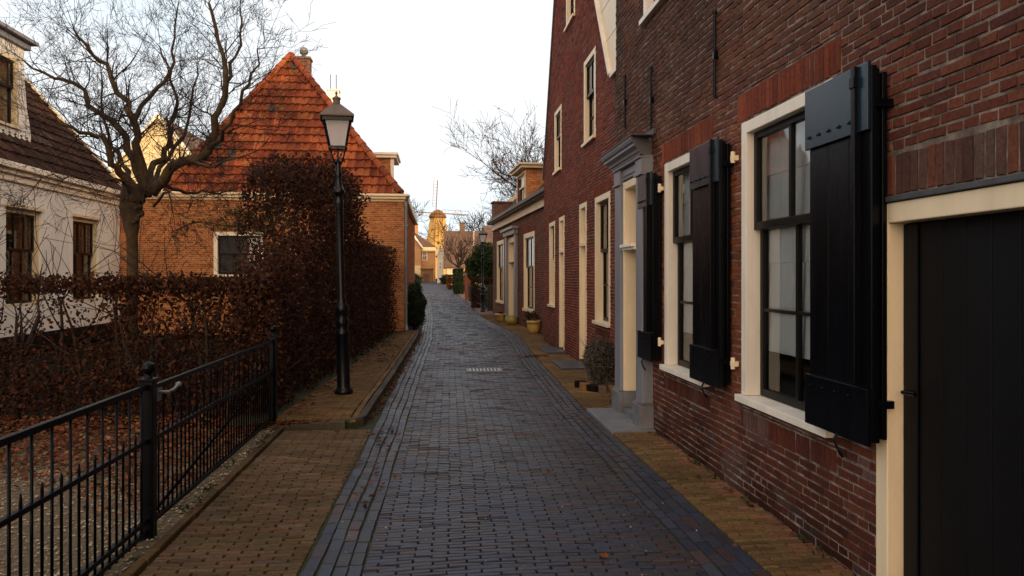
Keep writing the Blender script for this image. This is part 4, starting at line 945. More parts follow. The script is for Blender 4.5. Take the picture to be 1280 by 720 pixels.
# ------------------------------------------------------------------ white house at the far left
XW = -9.15; mpW = west(XW)
hW = thing('white_house', 'white plastered house with dark tiled roof and dormer at the far left', 'house', (XW, 19, 0))
OPW = [(16.7, 18.1, 1.05, 3.2), (19.6, 21.0, 1.05, 3.22), (13.6, 15.0, 1.05, 3.2)]
wW = MB()
def plain_wall(mb, mp, z0, z1, a0, a1, ops, reveal=.2):
    zs = sorted({z0, z1} | {o[2] for o in ops} | {o[3] for o in ops})
    for b0, b1 in zip(zs[:-1], zs[1:]):
        for s0, s1 in cut(a0, a1, [(o[0], o[1]) for o in ops if o[2] <= (b0 + b1) / 2 <= o[3]]):
            q = [mp(s0, 0, b0), mp(s1, 0, b0), mp(s1, 0, b1), mp(s0, 0, b1)]; mb.quad(*(q[::-1] if mp.flip else q))
    for a, b, c, d in ops:
        for p_, q_ in (((a, c), (a, d)), ((a, d), (b, d)), ((b, d), (b, c)), ((b, c), (a, c))):
            mb.quad(mp(p_[0], 0, p_[1]), mp(q_[0], 0, q_[1]), mp(q_[0], reveal, q_[1]), mp(p_[0], reveal, p_[1]))
plain_wall(wW, mpW, 0, 3.75, 8, 22.35, OPW)
wW.box((XW - .01, 22.05, 0), (XW - 6, 22.349, 3.75)); wW.box((XW - 6.3, 8, 0), (XW - 6, 22.35, 3.75)); wW.box((XW - 6, 8, 0), (XW - .01, 8.3, 3.75))
wW.prism([(XW, 3.75), (XW - 6, 3.75), (XW - 3, 7.4)], 22.05, 22.34, Map(lambda a, d, z: (a, d, z), False))
wW.build('wall', M['render'], hW)
b_ = MB(); b_.box((8, -.03, 0), (22.38, -.001, .42), mpW); b_.build('plinth', M['black'], hW, bevel=.008)
b_ = MB(); b_.box((8, -.06, 3.751), (22.4, .25, 3.9), mpW); b_.box((8, -.14, 3.901), (22.42, .25, 4.0), mpW); b_.box((8, -.24, 4.001), (22.45, .25, 4.13), mpW); b_.build('cornice', M['white'], hW, bevel=.01)
b_ = MB(); v_ = Vector((-3.0, 0, 3.42)); pantiles(b_, (XW + .1, 8, 4.12), (0, 1, 0), tuple(v_), 15, v_.length, lambda y: 0, lambda y: 14.4, pal=PAL_TB, k=4)
b_.quad((XW + .1, 8, 4.1), (XW + .1, 22.42, 4.1), (XW - 2.95, 22.42, 7.55), (XW - 2.95, 8, 7.55), col=(.04, .022, .018)); b_.quad((XW - 6.1, 8, 4.1), (XW - 6.1, 22.42, 4.1), (XW - 2.95, 22.42, 7.55), (XW - 2.95, 8, 7.55), col=(.04, .022, .018))
b_.build('roof', M['tile'], hW, attr=True)
b_ = MB(); b_.obox((XW + .12, 22.45, 4.14), (XW - 2.95, 22.45, 7.64), .06, .2); b_.build('verge_board', M['creamdull'], hW, bevel=.01)
for k_, (a0, a1, z0, z1) in enumerate(OPW): 
    w_ = sash_window(hW, mpW, a0, a1, z0, z1, front='creamdull', panes=(3, 2), inside='drape', frame_w=.1, label=['left of the two visible front windows', 'front window nearest the corner', 'front window farthest from the corner'][k_], deep=.1, face=.05)
    b_ = MB(); b_.box((a0 - .05, -.06, z1 + .001), (a1 + .05, -.001, z1 + .07), mpW); b_.build('drip_moulding', M['creamdull'], w_)
# dormer
XD = XW - .55
b_ = MB(); plain_wall(b_, west(XD), 4.75, 7.05, 16.2, 18.45, [(16.5, 18.2, 5.1, 6.75)]); b_.box((XD - .01, 16.2, 4.75), (XD - 2.4, 16.3, 7.05)); b_.box((XD - .01, 18.35, 4.75), (XD - 2.4, 18.449, 7.05))
b_.prism([(18.452, 4.75), (18.75, 4.75), (18.72, 5.2), (18.56, 5.7), (18.47, 6.3)], 0, .08, west(XD))
do = b_.build('dormer', M['render'], hW)
b_ = MB(); b_.box((XD + .08, 16.0, 7.051), (XD - 2.6, 18.6, 7.2)); b_.box((XD + .2, 15.9, 7.201), (XD - 2.6, 18.72, 7.29)); b_.build('dormer_roof', M['greypaint'], do, bevel=.01)
sash_window(do, west(XD), 16.5, 18.2, 5.1, 6.75, front='creamdull', panes=(2, 1), inside='drape', frame_w=.1, room=.05)

# ------------------------------------------------------------------ street lamps
def make_lamp(name, label):
    t = thing(name, label, 'street lamp', (0, 0, 0), 0, 'black cast iron street lamps')
    b_ = MB(); b_.lathe([(.125, 0), (.125, .05), (.10, .075), (.088, .11), (.085, .80), (.095, .83), (.095, .86), (.085, .88), (.075, .90), (.085, .96), (.095, 1.0), (.078, 1.05), (.085, 1.13), (.098, 1.17), (.09, 1.22), (.07, 1.25), (.062, 1.3), (.05, 1.36),
                         (.052, 2.6), (.062, 2.64), (.062, 2.68), (.05, 2.72), (.056, 2.76), (.08, 2.79), (.085, 2.82), (.06, 2.86), (.045, 2.92), (.04, 3.02), (.052, 3.06), (.038, 3.10), (.034, 3.2), (.03, 3.24)], (0, 0, 0), 18)
    post = b_.build('post', M['lampiron'], t, smooth=True, local=True)
    z0, z1, w0, w1 = 3.42, 3.80, .105, .175
    b_ = MB()
    cs = [(-1, -1), (1, -1), (1, 1), (-1, 1)]
    for sx, sy in cs:
        b_.obox((sx * w0, sy * w0, z0), (sx * w1, sy * w1, z1), .022, .022); b_.tube([(sx * .03, sy * .03, 3.18), (sx * .07, sy * .07, 3.28), (sx * w0, sy * w0, z0)], .010, 6)
    for w_, z_, h_ in ((w0, z0, .03), (w1, z1, .05)):
        for i in range(4):
            a, c = cs[i], cs[(i + 1) % 4]; b_.obox((a[0] * (w_ + .008), a[1] * (w_ + .008), z_), (c[0] * (w_ + .008), c[1] * (w_ + .008), z_), .026, h_)
    b_.lathe([(.0, 3.20), (.05, 3.22), (.03, 3.25), (.012, 3.27), (.012, 3.43), (.03, 3.44)], (0, 0, 0), 10)
    b_.build('lantern_frame', M['lampiron'], t, local=True)
    b_ = MB()
    for i in range(4):
        a, c = cs[i], cs[(i + 1) % 4]; b_.quad((a[0] * w0, a[1] * w0, z0), (c[0] * w0, c[1] * w0, z0), (c[0] * w1, c[1] * w1, z1), (a[0] * w1, a[1] * w1, z1))
    b_.build('lantern_glass', M['lampglass'], t, local=True)
    b_ = MB(); s2_ = math.sqrt(2); b_.lathe([(.222 * s2_, 3.825), (.226 * s2_, 3.84), (.215 * s2_, 3.86), (.075 * s2_, 4.0), (.055 * s2_, 4.02)], (0, 0, 0), 4, rot=math.pi / 4)
    b_.lathe([(.048, 4.015), (.048, 4.09), (.058, 4.095), (.058, 4.115), (.03, 4.13), (.012, 4.15), (.012, 4.165), (.02, 4.18), (.012, 4.20), (.0, 4.215)], (0, 0, 0), 12)
    b_.build('lantern_cap', M['lampcap'], t, local=True)
    b_ = MB(); b_.lathe([(.012, 3.44), (.016, 3.5), (.026, 3.54), (.026, 3.66), (.018, 3.7), (.0, 3.71)], (0, 0, 0), 12); b_.build('bulb', M['lampbulb'], t, smooth=True, local=True)
    return t
M['lampbulb'] = m_paint('unlit bulb', (.6, .5, .42), .3, .1, 5, .02, .5)
lamp = make_lamp('street_lamp', 'black cast iron street lamp standing on the raised left pavement')
lamp.location = (-1.29, 10.32, KZ); lamp.rotation_euler = (0, R(-1.4), R(8)); lamp.scale = (1, 1, .985)
lamp2 = copy_tree(lamp); lamp2['label'] = 'black cast iron street lamp beyond the low brick house'; lamp2.location = (2.08, 34.9, gz(34.9)); lamp2.rotation_euler = (0, 0, R(5)); lamp2.scale = (1, 1, .96)

# ------------------------------------------------------------------ iron fence and gate
XF = -1.88
fe = thing('iron_fence', 'black iron picket fence in front of the gravel garden', 'fence', (XF, 3.5, 0))
def post_at(y, root):
    b_ = MB(); b_.box((XF - .04, y - .04, -.03), (XF + .04, y + .04, 1.02)); b_.box((XF - .05, y - .05, 1.021), (XF + .05, y + .05, 1.04)); b_.lathe([(.03, 1.04), (.02, 1.055), (.018, 1.065), (.036, 1.085), (.042, 1.105), (.036, 1.13), (.015, 1.145), (0, 1.147)], (XF, y, 0), 14)
    b_.build('post', M['iron'], root, bevel=.004)
post_at(5.03, fe); post_at(8.68, fe); post_at(1.2, fe)
for z, h in ((.99, .022), (.64, .018), (.125, .018), (.055, .018)):
    b_ = MB(); b_.box((XF - .016, 1.24, z - h), (XF + .016, 4.99, z + h * .6)); b_.build('rail', M['iron'], fe, bevel=.004)
y = 1.36; i = 0
while y < 4.95:
    b_ = MB(); zt = .975 if i % 2 else .72
    b_.lathe([(.008, .02), (.008, zt - (.03 if i % 2 == 0 else 0)), (.0045 if i % 2 == 0 else .008, zt)], (XF + .001, y, 0), 8)
    b_.build('picket', M['iron'], fe, smooth=True); y += .091; i += 1
ga = thing('iron_gate', 'closed black iron gate with diagonal brace between two ball topped posts', 'gate', (XF, 6.8, 0))
b_ = MB()
for z in (.97, .63, .09): b_.box((XF - .015, 5.10, z - .016), (XF + .015, 8.62, z + .016))
b_.box((XF - .018, 5.09, .073), (XF + .018, 5.125, .99)); b_.box((XF - .018, 8.60, .073), (XF + .018, 8.635, .99)); b_.build('gate_frame', M['iron'], ga, bevel=.003)
b_ = MB(); b_.obox((XF - .03, 5.14, .11), (XF - .03, 8.6, .62), .012, .03); b_.build('brace', M['iron'], ga)
y = 5.2; i = 0
while y < 8.58:
    b_ = MB(); zt = .955 if i % 2 else .70; b_.lathe([(.007, .09), (.007, zt - .03), (.0045 if i % 2 == 0 else .007, zt)], (XF + .001, y, 0), 8); b_.build('picket', M['iron'], ga, smooth=True); y += .088; i += 1
b_ = MB(); b_.tube([(XF + .02, 5.16, .93), (XF + .08, 5.16, .93), (XF + .09, 5.22, .935), (XF + .09, 5.3, .95)], .011, 8); b_.lathe([(0, -.022), (.018, -.012), (.022, 0), (.018, .012), (0, .022)], (XF + .09, 5.32, .955), 10); b_.box((XF - .02, 5.1, .87), (XF + .02, 5.2, .955)); b_.build('latch', M['zinc'], ga, smooth=False)

# ------------------------------------------------------------------ hedges
def hedge_stems(root, spots, h, r=.02, name='stem'):
    for x, y in spots:
        sg = []; p = Vector((x, y, -.02)); grow(sg, p, Vector((random.gauss(0, .08), random.gauss(0, .08), 1)), h * random.uniform(.75, .95), r * random.uniform(.7, 1.3), 2, .7, .05, (3, 5), .003, .1)
        b_ = MB()
        for pts, rad in sg: b_.tube(pts, rad, 5, cap=False)
        b_.build(name, M['twig'], root, smooth=True)
th_ = thing('beech_hedge', 'tall clipped beech hedge of brown leaves along the raised pavement', 'hedge', (-2.4, 14, 0))
pts = []
def hedge_top(x, y):
    base = 1.95 + .05 * (y - 8.7) + .08 * math.sin(y * 1.3) if y < 11.2 else 2.45
    d = (abs((x + 2.2) / 1.2) ** 4 + abs((y - 14.1) / 2.5) ** 4) ** .25
    dome = 3.68 * max(0, 1 - d ** 14) ** .5 * (1 - .035 * d * d) if d < 1 else 0
    d2 = math.hypot((x + 2.6) / .85, (y - 13.4) / 2.4); dome2 = 3.0 * max(0, 1 - d2 ** 4) if d2 < 1 else 0
    far_ = 2.5
    if x < HX(y) - (.62 if y < 12 else 1.1): base = 0
    return max(base, dome, dome2)
cand = rng.uniform([-4.6, 8.75, 0.03], [-1.0, 21.9, 4.0], size=(900000, 3))
keep = np.zeros(len(cand), bool)
gx, gy = 60, 140
grid = np.array([[hedge_top(-4.6 + 3.6 * (i + .5) / gx, 8.75 + 13.15 * (j + .5) / gy) for j in range(gy)] for i in range(gx)])
ix = ((cand[:, 0] + 4.6) / 3.6 * gx).astype(int).clip(0, gx - 1); iy = ((cand[:, 1] - 8.75) / 13.15 * gy).astype(int).clip(0, gy - 1)
topz = grid[ix, iy]; hx = np.interp(cand[:, 1], [a for a, _ in HT], [b for _, b in HT])
wob = .10 * np.sin(cand[:, 1] * 4.1 + cand[:, 2] * 3) + .07 * np.sin(cand[:, 1] * 9 - cand[:, 2] * 7)
dface = hx - .12 + wob - cand[:, 0]; dtop = topz + wob - cand[:, 2]
ax = np.minimum(dface, dtop); ay = cand[:, 1] - 8.8 + wob
dist = np.minimum(ax, ay)
shell = (dist > 0) & (topz > 0)
prob = np.where(dist < .30, .62, np.where(dist < .7, .16, .05)); keep = shell & (rng.random(len(cand)) < prob)
P_ = cand[keep]
if len(P_) > 95000: P_ = P_[rng.permutation(len(P_))[:95000]]
leaf_mesh('foliage', P_, .062, leaf_cols(len(P_), PAL_BEECH), M['leaf'], th_, droop=.25)
hedge_stems(th_, [(HX(y) - .45 - .3 * random.random(), y) for y in np.arange(9.0, 21.6, .7)], 1.35, .024)
hedge_stems(th_, [(-2.4 + random.uniform(-.4, .4), 13.4 + random.uniform(-1, 1)) for _ in range(5)], 2.2, .04)

lh = thing('beech_hedge', 'low thin beech hedge across the garden, stems and house showing through', 'hedge', (-5, 9.3, 0))
n = 46000; X_ = rng.uniform(-8.6, -1.95, n); t_ = rng.random(n); Z_ = np.where(t_ < .16, rng.normal(1.60, .07, n), rng.uniform(.08, 1.7, n)); Y_ = rng.normal(9.3, .14, n)
dens = .55 + .45 * np.sin(X_ * 5.3) * np.sin(X_ * 2.1 + Z_ * 4) ; dens = np.where(Z_ > 1.5, dens + .45, dens); dens = np.where((Z_ > .9) & (Z_ <= 1.5) & (X_ < -3.9), dens * .2, dens * .6); dens = np.where(X_ > -4.0, dens + .25, dens); dens = np.where(Z_ < .9, np.where(X_ < -4.2, .42, .62) + .6 * (Z_ < .6) * rng.random(n), dens)
k_ = (rng.random(n) < dens) & (Z_ < 1.76); P_ = np.stack([X_, Y_, Z_], 1)[k_]
leaf_mesh('foliage', P_, .055, leaf_cols(len(P_), PAL_BEECH), M['leaf'], lh, droop=.4)
hedge_stems(lh, [(x + random.uniform(-.08, .08), 9.3 + random.uniform(-.08, .08)) for x in np.arange(-8.4, -2.0, .38)], 1.65, .03)
hedge_stems(lh, [(x, 9.32) for x in (-7.9, -6.9, -5.75, -5.0, -3.5, -2.7)], 1.6, .05)

# ------------------------------------------------------------------ garden tree (pollarded, bare)
TX, TY = -4.30, 10.9
tree = thing('bare_tree', 'gnarled bare garden tree with spreading branches behind the low hedge', 'tree', (TX, TY, 0))
def tp(u, v, dy=0.0):                                               # a branch point laid out in the tree's own plane
    k = (u - 640) / 924; zc = (TY + dy) / (.99507 - .09911 * k)
    return Vector((zc * (.09911 + .99507 * k), TY + dy, EYE - (v - 346) * zc / 924))
tk = MB()
trunk = smooth_path([(TX - .02, TY, -.05), (TX - .01, TY, .5), (TX, TY, 1.3), (TX + .01, TY, 2.0), (TX - .01, TY, 2.5), (TX + .0, TY, 2.85), (TX + .02, TY, 3.02)], 4)
rad = [.098 - .024 * min(1, i / 10) for i in range(len(trunk))]
for i, p_ in enumerate(trunk):
    if p_.z > 2.3: rad[i] = 0.074 + .066 * math.sin(min(1, (p_.z - 2.3) / .55) * math.pi * .62) + random.uniform(-.012, .012)
tk.tube(trunk, rad, 14)
for i in range(16):                                                  # burrs of the pollard head
    a = random.uniform(0, 6.28); z = random.uniform(2.45, 2.98); r_ = random.uniform(.03, .065)
    tk.lathe([(0, -r_), (r_ * .8, -r_ * .6), (r_, 0), (r_ * .8, r_ * .6), (0, r_)], (TX + math.cos(a) * .12, TY + math.sin(a) * .12, z), 8)
tk.build('trunk', M['bark'], tree, smooth=True)
limbs = [
    ([(176, 252, 0), (160, 222, -.2), (140, 203, -.4), (130, 172, -.5), (100, 162, -.7), (72, 152, -.9)], .075),
    ([(178, 245, 0), (166, 200, .2), (147, 160, .3), (115, 133, .5), (97, 104, .5), (67, 98, .7), (30, 76, .8)], .07),
    ([(182, 240, 0), (172, 190, -.1), (168, 160, -.2), (157, 127, -.3), (140, 90, -.2), (117, 67, -.3), (92, 36, -.4)], .075),
    ([(168, 150, -.2), (187, 119, .1), (212, 92, .3), (217, 50, .3), (223, 4, .4)], .042),
    ([(184, 236, 0), (194, 205, .3), (211, 180, .5), (214, 156, .6), (222, 128, .7), (214, 100, .8), (200, 60, .9)], .06),
    ([(190, 240, 0), (206, 226, -.1), (228, 202, -.3), (262, 188, -.4), (268, 150, -.5), (283, 103, -.5), (273, 52, -.4), (261, 4, -.4)], .095),
    ([(262, 188, -.4), (280, 165, -.8), (300, 128, -1.0), (318, 95, -1.1), (330, 60, -1.2)], .04),
    ([(283, 103, -.5), (296, 70, -.2), (303, 30, .1), (300, 2, .2)], .03),
    ([(200, 232, 0), (226, 240, .4), (246, 242, .6), (275, 238, .8), (310, 232, 1.0)], .035),
    ([(168, 250, 0), (156, 232, -.3), (150, 225, -.5), (120, 222, -.7), (80, 218, -1.0), (50, 225, -1.2)], .03),
    ([(172, 248, 0), (160, 215, .5), (140, 180, .9), (128, 140, 1.2), (126, 90, 1.4)], .05),
    ([(236, 196, -.3), (262, 210, -.6), (290, 200, -.8), (318, 190, -1.0)], .03),
    ([(186, 244, 0), (200, 210, .8), (228, 172, 1.3), (240, 130, 1.5), (246, 80, 1.7)], .05),
    ([(170, 262, 0), (163, 250, -.2), (150, 246, -.3)], .03), ([(192, 258, 0), (212, 236, -.5), (216, 262, -.7), (236, 262, -.8)], .022),
]
limbs = [(p_, r_ * .88) for p_, r_ in limbs]
segs = []; tw = []
for path, r0 in limbs:
    pp = smooth_path([tp(*q) for q in path], 3); k = len(pp)
    for i in range(1, k - 1): pp[i] += Vector((random.gauss(0, .02), random.gauss(0, .03), random.gauss(0, .02)))
    rr = [max(.008, r0 * (1 - .78 * i / (k - 1)) * random.uniform(.92, 1.1)) for i in range(k)]
    segs.append((pp, rr))
    for i in range(4 if k > 10 else 2, k):
        for _ in range(2 if r0 > .04 else 1 + (i % 2)):
            t = (pp[i] - pp[i - 1]).normalized(); ax = t.orthogonal().normalized(); ax.rotate(Quaternion(t, random.uniform(0, 6.28)))
            nd = t.copy(); nd.rotate(Quaternion(ax, random.uniform(.5, 1.25))); nd.y *= .8
            if path[-1][1] > 180: nd.z -= .12
            lf = .35 + .55 * i / k
            grow(tw, pp[i], nd, random.uniform(.36, .75) * (1.15 - .3 * lf), max(.0045, min(.012, rr[i] * .34)), 3, .8, .07 if path[-1][1] < 180 else .0, (2, 4), .0021, .17)
    grow(tw, pp[-1], (pp[-1] - pp[-2]).normalized(), .5, .006, 3, .7, .08, (2, 4), .0023, .18)
b_ = MB()
for pts, rad in segs: b_.tube(pts, rad, 9, cap=True)
b_.build('limbs', M['bark'], tree, smooth=True)
b_ = MB()
for pts, rad in tw: b_.tube(pts, rad, 4 if rad[0] > .006 else 3, cap=False)
b_.build('crown', M['twig'], tree, smooth=True)

def bare_tree(loc, h, label, r=.2, lev=4, leaves=0, lean=(0, 0), up=.1, minr=.01, first=.35, kids=(3, 5), group=None, reach=1.0):
    t = thing('bare_tree', label, 'tree', loc, 0, group); sg = []
    p = Vector(loc); top = p + Vector((lean[0], lean[1], h * first)); b_ = MB()
    b_.tube(smooth_path([p - Vector((0, 0, .1)), p + (top - p) * .5 + Vector((random.gauss(0, .1), 0, 0)), top], 4), [r * (1 - .3 * i / 8) for i in range(9)], 10); b_.build('trunk', M['bark'], t, smooth=True)
    for k in range(6):
        a = k * 1.05 + random.uniform(-.3, .3); el = random.uniform(.5, 1.3)
        grow(sg, top - Vector((0, 0, h * .06 * random.random())), Vector((math.cos(a) * math.cos(el), math.sin(a) * math.cos(el), math.sin(el))), h * (1 - first) * random.uniform(.42, .62) * reach, r * .5, lev, .7, up, kids, minr, .15)
    b_ = MB()
    for pts, rad in sg: b_.tube(pts, rad, 5 if rad[0] > .03 else 3, cap=False)
    b_.build('crown', M['twig'], t, smooth=True)
    if leaves:
        P_ = np.array([tuple(random.choice(s_[0])) for s_ in random.sample(sg, min(leaves, len(sg)))]) + rng.normal(size=(min(leaves, len(sg)), 3)) * .05
        leaf_mesh('leaves', P_, .12, leaf_cols(len(P_), [(.3, .12, .05), (.22, .09, .05)]), M['leaf'], t)
    return t
bare_tree((7.5, 38.5, 0), 16.5, 'large bare tree rising behind the low brick house', .3, 4, 700, up=.07, minr=.009, first=.26, kids=(4, 6), reach=.7)
bare_tree((2.55, 62, gz(62)), 5.2, 'small leaning bare tree beside the red garden pillar', .17, 3, 0, (-.8, 0), minr=.012, first=.42)
bare_tree((-5.6, 128, 1.2), 13, 'distant bare tree left of the windmill', .3, 3, 150, minr=.03)
bare_tree((7.5, 120, 1.2), 12, 'distant bare tree right of the windmill', .3, 3, 0, minr=.03)
bare_tree((2.5, 140, 1.2), 11.5, 'distant bare tree in front of the windmill', .25, 3, 60, minr=.03)

# ------------------------------------------------------------------ small things on the street
o = MB(); o.box((1.872, 7.87, -.03), (2.365, 9.27, .028)); tag(o.build('doorstep', M['stone'], bevel=.008), 'pale grey stone slab in front of the grey doorcase', 'doorstep')
for y0, y1, lab in ((13.3, 14.6, 'dark stone slab at the nearer cream door'), (16.1, 17.5, 'dark stone slab at the farther cream door')):
    o = MB(); o.box((2.24 if y0 < 15 else 2.36, y0, -.03), (2.815, y1, .034)); tag(o.build('doorstep', M['darkstone'], bevel=.008), lab, 'doorstep')
dg = thing('drain_grate', 'grey iron drain grate set in the middle of the street', 'drain grate', (.82, 13.3, 0))
o = MB(); a0, a1, c0, c1 = .5, 1.14, 13.08, 13.52
for q in (((a0, c0), (a1, c0 + .05)), ((a0, c1 - .05), (a1, c1)), ((a0, c0 + .051), (a0 + .04, c1 - .051)), ((a1 - .04, c0 + .051), (a1, c1 - .051))): o.box((*q[0], .005), (*q[1], .03))
o.build('frame', M['zinc'], dg)
o = MB(); o.quad((a0 + .01, c0 + .01, .0225), (a1 - .01, c0 + .01, .0225), (a1 - .01, c1 - .01, .0225), (a0 + .01, c1 - .01, .0225)); o.build('slot_shade', M['black'], dg)  # flat black sheet painting the darkness below the bars
o = MB()
for i in range(9): x = a0 + .055 + i * .064; o.box((x, c0 + .051, .0), (x + .03, c1 - .051, .027))
o.box((a0 + .041, c0 + .25, -.002), (a1 - .041, c0 + .27, .022)); o.build('grille', M['grate'], dg)
bu = thing('lavender_bush', 'grey green rounded bush with upright stems beside the grey doorcase', 'bush', (2.46, 11.05, 0))
n = 3400; v_ = rng.normal(size=(n, 3)); v_ /= np.linalg.norm(v_, axis=1)[:, None]; v_ *= rng.uniform(.2, 1, n)[:, None] ** .4; P_ = v_ * np.array([.27, .33, .36]) + np.array([2.46, 11.1, .42]); P_ = P_[P_[:, 2] > .06]
leaf_mesh('foliage', P_, .085, leaf_cols(len(P_), [(.14, .125, .10), (.10, .095, .075), (.17, .14, .11), (.09, .07, .055)]), M['leaf'], bu, aspect=7)
b_ = MB()
for i in range(60):
    a = random.uniform(0, 6.28); e = random.uniform(.9, 1.5); d_ = Vector((math.cos(a) * math.cos(e), math.sin(a) * math.cos(e), math.sin(e))); b_.tube([(2.46, 11.08, .02), tuple(Vector((2.46, 11.08, .3)) + d_ * .1), tuple(Vector((2.46, 11.08, .3)) + d_ * random.uniform(.35, .62))], [.008, .005, .002], 4)
b_.build('stems', M['twig'], bu)
for i, (x, y, a) in enumerate(((2.20, 11.0, .2), (2.28, 10.78, .6), (2.40, 10.68, -.1), (2.56, 10.66, .15), (2.68, 10.7, -.2), (2.17, 11.2, 1.4))):
    o = MB(); o.box((-.055, -.09, -.01), (.055, .09, .10)); b2 = o.build('edging_brick', [M['wood'], M['soil'], M['farroof'], M['wood']][i % 4], bevel=.012)
    b2.location = (x, y, 0); b2.rotation_euler = (R(random.uniform(-6, 6)), R(random.uniform(-6, 6)), a)
    tag(b2, 'small upright brick edging the bed of the grey green bush', 'brick', 'bricks edging the bush')
def pot(loc, prof, mat, label, plant=0):
    t = thing('flower_pot', label, 'flower pot', loc, 0, 'yellow pots in front of the low house'); b_ = MB(); b_.lathe(prof, loc, 20); b_.build('pot', M[mat], t, smooth=True)
    zt = max(p_[1] for p_ in prof); rt = prof[-3][0]; b_ = MB(); b_.lathe([(rt * .9, zt - .05), (rt * .5, zt - .035), (0, zt - .03)], loc, 14); b_.build('soil', M['soil'], t)
    if plant:
        sg = []
        for i in range(7): grow(sg, Vector(loc) + Vector((random.gauss(0, .05), random.gauss(0, .05), zt - .05)), Vector((random.gauss(0, .3), random.gauss(0, .3), 1)), plant, .007, 2, .6, .05, (2, 4), .003)
        b_ = MB()
        for pts, rad in sg: b_.tube(pts, rad, 4, cap=False)
        b_.build('plant', M['twig'], t)
        P_ = np.array([tuple(p_) for s_ in sg for p_ in s_[0]]); leaf_mesh('leaves', P_, .05, leaf_cols(len(P_), [(.04, .045, .02), (.07, .04, .02)]), M['leaf'], t)
pot((2.86, 22.1, .0), [(.12, 0), (.15, .02), (.19, .12), (.205, .25), (.20, .30), (.225, .31), (.23, .38), (.2, .385), (.19, .34)], 'pot', 'straight sided yellow pot holding a twiggy plant, nearest of the pots', .22)
pot((2.58, 26.1, .0), [(.13, 0), (.2, .06), (.235, .16), (.2, .26), (.17, .29), (.18, .32), (.15, .32), (.14, .29)], 'potgreen', 'round bellied greenish yellow pot by the far door')
pot((2.36, 28.1, gz(28.1)), [(.13, 0), (.18, .1), (.2, .22), (.22, .23), (.22, .29), (.19, .3), (.18, .26)], 'pot', 'pale yellow pot farthest along the wall', .06)

# fallen leaves
Q = []
def scat(n, f): 
    for _ in range(n): Q.append(f())
rl = random.uniform; gs = random.gauss
scat(420, lambda: (lambda y: (KX(y) + abs(gs(0, .05)) + .01, y, .012))(rl(8.8, 22)))
scat(620, lambda: (-1.6 + gs(0, .25), 8.5 + abs(gs(0, .12)) - .05, .02 + rl(0, .04)))
scat(260, lambda: (lambda y: (HX(y) + .05 + abs(gs(0, .09)), y, KZ + .014))(rl(8.8, 22)))
scat(120, lambda: (-1.05 + gs(0, .12), rl(14, 18), KZ + .014))
scat(90, lambda: (XR(15.6) + gs(-.05, .22), 15.55 + gs(0, .12), .016))
scat(45, lambda: (rl(-1.2, 2.0), rl(4, 20), .016)); scat(40, lambda: (XL(5) + .2 + gs(0, .12), rl(5.5, 8.4), .012))
scat(60, lambda: (lambda y: (wallx(y) - .06 - abs(gs(0, .05)), y, .02))(rl(4.5, 24)))
P_ = np.array(Q); o = leaf_mesh('fallen_leaves', P_, .06, leaf_cols(len(P_), PAL_FALL), M['leaf'], None, flat=.85)
tag(o, 'red brown fallen leaves gathered along kerb, hedge foot and walls', 'leaves', kind='stuff')
wd = []
for _ in range(150):
    y = rl(4.2, 24); side = random.random()
    if side < .45: c_ = (wallx(y) - .03 - abs(gs(0, .02)), y, .01)
    elif side < .8 and y > 8.9: c_ = (KX(y) + .012, y, .005)
    else: c_ = (-1.80 + gs(0, .03), rl(3.5, 8.4), .01)
    for _ in range(random.randint(3, 12)): wd.append((c_[0] - abs(gs(0, .02)) if side < .45 else c_[0] + gs(0, .018), c_[1] + gs(0, .035), c_[2] + abs(gs(0, .02))))
P_ = np.array(wd); o = leaf_mesh('weeds', P_, .04, leaf_cols(len(P_), [(.03, .045, .012), (.045, .055, .018), (.02, .03, .01)]), M['green'], None, aspect=3)
tag(o, 'small green weeds along wall foot, kerb and gravel edge', 'weeds', kind='stuff')
n = 13000; X_ = rng.uniform(-7.5, -1.95, n); Y_ = 5.2 + 4.2 * rng.random(n) ** .75; P_ = np.stack([X_, Y_, rng.uniform(.006, .05, n)], 1)
kk = rng.random(n) < np.clip((Y_ - 5.7 + .5 * np.sin(X_ * 2.3)) / 1.0, 0, 1); P_ = P_[kk]
o = leaf_mesh('leaf_litter', P_, .06, leaf_cols(len(P_), PAL_FALL, .8, 2.0), M['leaf'], None, flat=.8); tag(o, 'rust brown leaf litter on the gravel below the low hedge', 'leaf litter', kind='stuff')
n = 260; Q = [(rl(-.7, 1.85), 3.8 + 9 * random.random() ** 1.6, .014) for _ in range(n)]
o = leaf_mesh('litter', np.array(Q), .014, leaf_cols(n, [(.5, .45, .36), (.4, .3, .2)]), M['leaf'], None, flat=.9); tag(o, 'tiny pale specks of litter on the street bricks', 'litter', kind='stuff')

